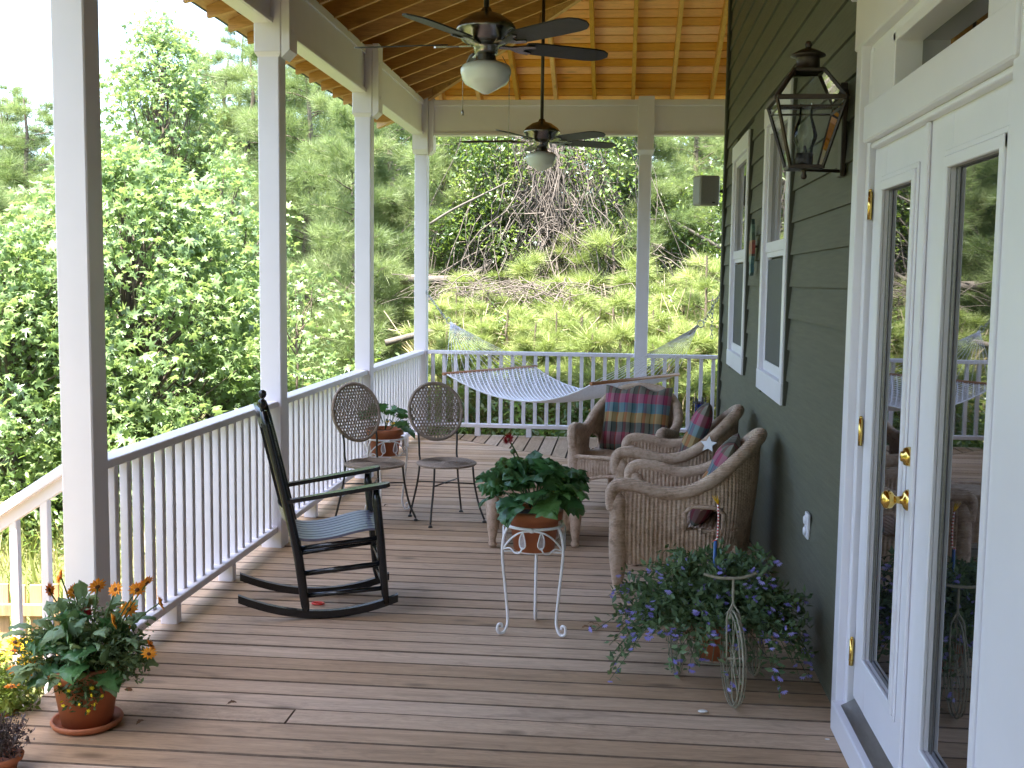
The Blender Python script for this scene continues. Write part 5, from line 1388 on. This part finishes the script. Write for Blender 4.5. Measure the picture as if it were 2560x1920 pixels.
# sweetgums on the left
def gx(px, Y): x = at(px, 690, Y=Y).x; return (x, Y, ground_z(x, Y))
b = gx(330, 13.5); broad_tree('sweetgum_tree', 'large sweetgum with star shaped leaves between the first and second posts', b, zat(390, 13.5, 330) - b[2], lambda t: 2.35 * (max(0, min(1, t * 4.5)) * max(0, 1 - t) ** .55) * 1.15, 360, 19000, .18, M_GUM, 'tree', 'sweetgum trees', clump_r=.44, seed=41)
b = gx(20, 12.2); broad_tree('sweetgum_tree', 'sweetgum at the far left edge beside the nearest post', b, zat(560, 12.2, 20) - b[2], lambda t: 1.75 * (max(0, min(1, t * 3)) * max(0, 1 - t) ** .5) * 1.15, 200, 9000, .17, M_GUM, 'tree', 'sweetgum trees', clump_r=.42, seed=42)
b = gx(410, 21); broad_tree('sweetgum_tree', 'tall slender sweetgum rising above the others to a point', b, zat(40, 21, 410) - b[2], lambda t: 2.6 * (max(0, min(1, t * 5)) * max(0, 1 - t) ** .8) * 1.1 + .1, 360, 15000, .18, M_GUM, 'tree', 'sweetgum trees', clump_r=.5, seed=43)
b = gx(560, 15); broad_tree('sweetgum_tree', 'leafy sweetgum showing beside the second post, above the railing', b, zat(420, 15, 560) - b[2], lambda t: 1.5 * (max(0, min(1, t * 4)) * max(0, 1 - t) ** .5) * 1.1, 120, 4200, .16, M_GUM, 'tree', 'sweetgum trees', clump_r=.4, seed=44)
b = gx(740, 13.0); broad_tree('sweetgum_sapling', 'low sweetgum sapling with pale leaves between the second and third posts', b, zat(690, 13.0, 740) - b[2], lambda t: .95 * (max(0, min(1, t * 2)) * max(0, 1 - t) ** .5) * 1.2, 46, 950, .15, M_GUM, 'tree', 'sweetgum trees', clump_r=.32, trunk_r=.03, seed=45)

pine('a', 30, 25, 'dark pine at the left edge against the white sky', zat(215, 25, 30), rz=.3)
pine('b', -90, 20, 'shorter pine at the far left edge, half out of view', zat(300, 20, -90), rz=2.3)
pine('b', 500, 27, 'bushy pine with a rounded top left of the second post', zat(130, 27, 500), rz=1.2, sxy=1.3)
pine('a', 610, 31, 'far pine crown peeping out behind the second post', zat(60, 31, 610), rz=4.2)
pine('a', 770, 19, 'pine with long soft needles between the second and third posts', zat(60, 19, 770), rz=.9, sxy=1.05)
pine('b', 880, 17, 'pine boughs hanging behind the third post', zat(190, 17, 880), rz=3.2, sxy=1.05)
pine('a', 990, 21, 'pine between the third post and the corner post', zat(60, 21, 990), rz=5.1, sxy=1.05)
pine('b', 1120, 17.8, 'pine rising behind the corner post and the back beam', zat(150, 17.8, 1120), rz=.2, sxy=1.2)
pine('a', 1500, 18.2, 'broad pine behind the farther ceiling fan', zat(60, 18.2, 1500), rz=2.0, sxy=1.1)
pine('b', 1600, 17.7, 'pine directly behind the middle post of the back railing', zat(150, 17.7, 1600), rz=2.9, sxy=1.1)
pine('a', 1730, 17.9, 'pine behind the outdoor speaker', zat(60, 17.9, 1730), rz=3.7, sxy=1.1)
pine('b', 1850, 19, 'pine at the house corner, mostly hidden by the wall', zat(100, 19, 1850), rz=4.4, sxy=1.1)
pine('a', 1300, 25, 'pine standing far back between the two ceiling fans', zat(60, 25, 1300), rz=5.5, sxy=1.2)
pine('b', 95, 23, 'dense pine just left of the nearest post, below the dark one', zat(250, 23, 95), rz=.7, sxy=1.5)
pine('b', -20, 26, 'dense far pine filling the left edge of the picture', zat(270, 26, -20), rz=3.9, sxy=1.6)
pine('b', 540, 23.5, 'dense pine filling the gap left of the second post', zat(150, 23.5, 540), rz=2.6, sxy=1.6)
pine('b', 650, 22, 'pine mass directly behind the second post', zat(130, 22, 650), rz=5.0, sxy=1.5)
pine('b', 840, 24, 'farther pine mass between the second and third posts', zat(120, 24, 840), rz=1.8, sxy=1.6)
pine('b', 940, 24, 'farther pine mass right of the third post', zat(100, 24, 940), rz=4.8, sxy=1.6)
# unseen pines added left of and behind the view to block skylight
for k_, (X_, Y_, z_) in enumerate(((-11, 8.5, 6.5), (-12, 5, 8), (-11, 1.5, 7.5), (-12.5, -2, 8.5), (-11.5, -5.5, 7), (-14, 7, 9), (-14.5, 0, 9.5), (-8.5, -9, 8.5), (-5, -13, 9), (0, -16, 9.5), (-9.5, -13, 10))):
    t_ = thing('pine_tree', ('added light-blocking pine on the lawn edge outside the left of the picture, nearest the stairs' , 'added light-blocking pine outside the left edge, beyond the stair foot', 'added light-blocking pine level with the viewer outside the left edge', 'added light-blocking pine behind the viewer on the left', 'last added light-blocking pine far behind the viewer on the left', 'tall added light-blocking pine set back outside the left edge', 'tallest added light-blocking pine set back on the left', 'added light-blocking pine behind the viewer nearest the porch end', 'added light-blocking pine behind the viewer beyond the porch end', 'added light-blocking pine behind the house end, hidden from view', 'tall added light-blocking pine farthest behind the viewer')[k_], 'tree', (X_, Y_, ground_z(X_, Y_)), k_ * 1.3, 'pine trees beyond the porch')
    t_.scale = (1.25, 1.25, z_ / 8.5)
    for nm, me in zip(('trunk', 'crown'), PT['a']): obj(nm, me, None, t_)
# young pines on the bank
yr = random.Random(12); yp = []; yrow = []
for row, (Y_, py_, n_) in enumerate(((16.8, 690, 5), (16.0, 715, 8), (15.2, 755, 9), (14.5, 800, 9), (13.9, 850, 9))):
    for i_ in range(n_): yrow.append(row); yp.append((1075 + (i_ + yr.uniform(.1, .9)) * (800 / n_), Y_ + yr.uniform(-.3, .3), py_ + yr.uniform(-45, 10)))
yp += [(1310, 16.4, 640), (1440, 16.6, 585), (1535, 16.2, 590), (1770, 15.0, 640)]
yrow += [5] * 4
for i, (px, Y, py) in enumerate(yp):
    x = at(px, 690, Y=Y).x; hgt = max(.55, min(1.5, zat(py, Y, px) - ground_z(x, Y)))
    pine('y' if i % 2 else 'y2', px, Y, 'bright young pine sapling ' + ('in the top row of the bank below the brush', 'in the second row from the top of the bank', 'in the middle row of saplings on the bank', 'in the fourth row down the bank', 'in the lowest row just behind the back railing', 'standing tall at the top edge of the bank')[min(5, yrow[i])], ground_z(x, Y) + hgt, 'young pines on the bank', yr.uniform(0, 6), 1.5 if hgt < .9 else 1.15, 'young_pine')

# undergrowth: thicket that reads as one mass
def undergrowth():
    global nrs
    nrs = np.random.RandomState(77); r0 = random.Random(77)
    P = []; C = []; S = []
    def blob(x, y, z, rx, ry, rz, n, s):
        d = nrs.normal(size=(n, 3)); d /= np.linalg.norm(d, axis=1, keepdims=True); d *= nrs.rand(n, 1) ** .4 * np.array([rx, ry, rz])
        P.append(np.array([x, y, z]) + d); C.append(np.full(n, r0.random())); S.append(np.full(n, s))
    # shrubs right behind the back rail
    for i in range(64):
        x = r0.uniform(-3.6, 4.6); y = r0.uniform(12.7, 13.7); g = ground_z(x, y); hh = r0.uniform(.45, .95); blob(x, y, g + hh * .45, .38, .34, hh * .6, 190, .085)
    # broadleaf thicket on the right and centre of the hillside
    for i in range(120):
        px = r0.choice((r0.uniform(1560, 1950), r0.uniform(1080, 1330), r0.uniform(1380, 1900))); y = r0.uniform(17.2, 20); x = at(px, 690, Y=y).x; g = ground_z(x, y)
        z = g + r0.uniform(.1, 1.0) * r0.uniform(.5, 3.4); blob(x, y, z, .55, .5, .5, 230, .078)
    for i in range(90):
        px = r0.uniform(1060, 1900); y = r0.uniform(13.9, 17.4); x = at(px, 690, Y=y).x; g = ground_z(x, y); hh = r0.uniform(.25, .7); blob(x, y, g + hh * .45, .28, .28, hh * .55, 110, .06)
    # low left: shrubs on the lawn edge below the sweetgums
    for i in range(70):
        px = r0.uniform(-80, 1000); y = r0.uniform(10.5, 15); x = at(px, 690, Y=y).x
        if x > -3.0: continue
        g = ground_z(x, y); hh = r0.uniform(.5, 1.3); blob(x, y, g + hh * .4, .5, .5, hh * .6, 170, .08)
    # creeper hanging on the dead tree
    for i in range(46):
        f = r0.random(); px = 1180 + r0.uniform(-90, 130) * (1 - .3 * f); y = 16.9 + r0.uniform(-.4, .4); x = at(px, 690, Y=y).x; blob(x, y, 2.0 + f * 1.9, .30, .28, .30, 110, .075)
    for i in range(40):
        px = r0.choice((r0.uniform(1090, 1300), r0.uniform(1420, 1560), r0.uniform(1100, 1540))); y = 17.0 + r0.uniform(-.5, .8); x = at(px, 690, Y=y).x; blob(x, y, r0.uniform(1.9, 5.0), .4, .35, .4, 150, .075)
    P_ = np.vstack(P); c = np.concatenate(C); s = np.concatenate(S); X, Y, Z = rand_frames(len(P_), .8)
    rnd = np.clip(.55 * c + .45 * nrs.rand(len(P_)), 0, 1)
    o = obj('undergrowth', scatter_mesh('undergrowth', OVAL_V, OVAL_F, P_, X, Y, Z, s * (.7 + .6 * nrs.rand(len(P_))), M_BROAD, rnd)); tag(o, kind='stuff')
undergrowth()
def grass():
    global nrs
    nrs = np.random.RandomState(78); N = 26000
    px = nrs.uniform(1040, 1900, N); y = 13.4 + 4.8 * nrs.rand(N) ** 1.2
    x = np.array([at(a, 690, Y=b).x for a, b in zip(px, y)]); z = np.array([ground_z(a, b) for a, b in zip(x, y)])
    n2 = 9000; x2 = nrs.uniform(-9, -2.8, n2); y2 = nrs.uniform(4, 13, n2); z2 = np.array([ground_z(a, b) for a, b in zip(x2, y2)])
    P = np.stack((np.concatenate((x, x2)), np.concatenate((y, y2)), np.concatenate((z, z2)) - .02), 1); n = len(P)
    X = np.stack((nrs.normal(size=n) * .45, nrs.normal(size=n) * .45, np.ones(n)), 1); X /= np.linalg.norm(X, axis=1, keepdims=True)
    Z = nrs.normal(size=(n, 3)); Z -= X * (X * Z).sum(1, keepdims=True); Z /= np.linalg.norm(Z, axis=1, keepdims=True); Y = np.cross(Z, X)
    tv = [(0, -.035, 0), (0, .035, 0), (.55, .02, .08), (.55, -.02, .08), (1, 0, .28)]; tf = [(0, 1, 2, 3), (3, 2, 4)]
    rnd = np.clip(.4 * (np.sin(P[:, 0] * 1.7) * np.cos(P[:, 1] * 2.1) * .5 + .5) + .6 * nrs.rand(n), 0, 1)
    o = obj('bank_grass', scatter_mesh('bank_grass', tv, tf, P, X, Y, Z, .16 + .28 * nrs.rand(n), M_GRASSY, rnd)); tag(o, kind='stuff')
grass()
def dry_stalks():
    r0 = random.Random(61); m = MB()
    for i in range(700):
        px = r0.uniform(1050, 1900); y = r0.uniform(13.4, 17.6); x = at(px, 690, Y=y).x; g = ground_z(x, y); L = r0.uniform(.25, .9); a = r0.uniform(0, 6.28); e = r0.uniform(.15, 1.4)
        d = Vector((math.cos(a) * math.cos(e), math.sin(a) * math.cos(e), math.sin(e))) * L; b = Vector((x, y, g))
        m.tube([b, b + d * .5 + Vector((r0.uniform(-.06, .06), 0, .04)), b + d], r0.uniform(.003, .007), 4, cap=False)
    tag(m.build('dry_stalks', paint('straw', (.42, .34, .24), .9, .25, 10, .1)), kind='stuff')
dry_stalks()
def far_woods():
    global nrs
    nrs = np.random.RandomState(79); r0 = random.Random(79); P = []; C = []
    for i in range(520):
        y = r0.uniform(30, 44); x = r0.uniform(-.95 * y, .45 * y); g = 1.2 if x > -8 else .2
        top = (5.2 if x < -8 else 8.5) * r0.uniform(.5, 1.05); z = g + top * r0.random() ** .8; n = 60
        d = nrs.normal(size=(n, 3)); d /= np.linalg.norm(d, axis=1, keepdims=True); d *= nrs.rand(n, 1) ** .4 * np.array([1.6, 1.6, 1.1]); P.append(np.array([x, y, z]) + d); C.append(np.full(n, r0.random()))
    P = np.vstack(P); c = np.concatenate(C); X, Y, Z = rand_frames(len(P), .7)
    o = obj('distant_woods', scatter_mesh('distant_woods', KITE_V, KITE_F, P, X, Y, Z, .42 * (.7 + .6 * nrs.rand(len(P))), M_BROAD, np.clip(.6 * c + .4 * nrs.rand(len(P)), 0, 1))); tag(o, kind='stuff')
far_woods()
# dead, vine-hung tree in the middle of the view
def dead_tree():
    r0 = random.Random(5); rng.seed(5)
    bx = at(1385, 690, Y=17.3).x; g = ground_z(bx, 17.3)
    t = thing('dead_tree', 'dead grey tree wrapped in dry hanging vines behind the hammock', 'tree', (bx, 17.3, g))
    m = MB(); limb(m, (0, 0, -.2), (-.1, .1, 3.6), .20, .07, 8, .04, 7)
    for (a, z, L, u) in ((2.8, 2.0, 1.6, .35), (.4, 2.3, 1.4, .3), (3.5, 2.9, 1.5, .5), (5.5, 2.6, 1.1, .5), (1.0, 3.1, 1.3, .6), (4.3, 1.5, 1.2, .1)): limb(m, (-.05, 0, z), (L * math.cos(a), .5 * L * math.sin(a), z + u * L), .05, .012, 6, .08, 6)
    m.build('trunk', M_DEAD, t)
    v = MB()
    for i in range(420):
        f = r0.random(); top = Vector((r0.gauss(0, .55), r0.uniform(-.7, .3), r0.uniform(.8, 3.2))); bot = Vector((top.x * 1.6 + r0.gauss(0, .55), top.y - r0.uniform(0, .5), r0.uniform(.0, .5)))
        if i % 5 == 0: bot = top + Vector((r0.gauss(0, .9), r0.uniform(-.3, .2), r0.uniform(-.6, .5)))
        k = 6; pts = []
        for j in range(k + 1):
            s = j / k; pts.append(top.lerp(bot, s) + Vector((r0.uniform(-.17, .17), r0.uniform(-.12, .12), r0.uniform(-.12, .12) - .15 * math.sin(math.pi * s) * (i % 3 == 0))))
        v.tube(smooth_path(pts, 2), r0.uniform(.004, .010), 4, cap=False)
    v.build('vines', M_VINE, t)
    b = MB()      # brush pile at its foot
    for i in range(300):
        c = Vector((r0.gauss(-.5, .75), r0.uniform(-1.9, .4), r0.uniform(.0, .22))); a = r0.uniform(0, 6.28); L = r0.uniform(.3, .9); e_ = r0.uniform(-.15, 1.0) * r0.random(); d = Vector((math.cos(a) * math.cos(e_), .8 * math.sin(a) * math.cos(e_), math.sin(e_) * .8)) * L * .7
        b.tube(smooth_path([c - d, c - d * .4 + Vector((r0.uniform(-.1, .1), 0, r0.uniform(.0, .2))), c + d * .3 + Vector((r0.uniform(-.1, .1), 0, r0.uniform(.02, .2))), c + d], 2), r0.uniform(.003, .008), 4, cap=False)
    o = b.build('brush_pile', M_VINE, None, loc=(bx, 17.0, g)); tag(o, kind='stuff')
dead_tree()
def stick(name, label, cat, pts, r0_, r1_):
    m = MB(); p = smooth_path(pts, 4); n = len(p); m.tube(p, [r0_ + (r1_ - r0_) * i / (n - 1) for i in range(n)], 8); return tag(m.build(name, M_DEAD), label, cat)
stick('fallen_log', 'weathered fallen log end sticking out just above the corner of the railing', 'log', [at(963, 858, Y=14), at(1030, 840, Y=14.1), at(1140, 814, Y=14.2)], .045, .038)
stick('fallen_branch', 'thick dead branch lying level across the slope behind the corner post', 'branch', [at(1000, 697, Y=16.4), at(1090, 700, Y=16.4), at(1170, 692, Y=16.5), at(1230, 655, Y=16.6)], .085, .03)
stick('bare_branch', 'bare dead branch slanting up behind the corner post', 'branch', [at(1075, 560, Y=16.2), at(1130, 525, Y=16.2), at(1210, 485, Y=16.3), at(1270, 455, Y=16.4)], .02, .010)
stick('leaning_branch', 'pale bare branch leaning right of the middle back post', 'branch', [at(1660, 540, Y=17), at(1740, 585, Y=17), at(1800, 620, Y=17.1)], .022, .03)
stick('leaning_branch', 'long pale branch slanting down to the house corner', 'branch', [at(1730, 620, Y=16.6), at(1765, 670, Y=16.6), at(1815, 725, Y=16.6)], .016, .028)
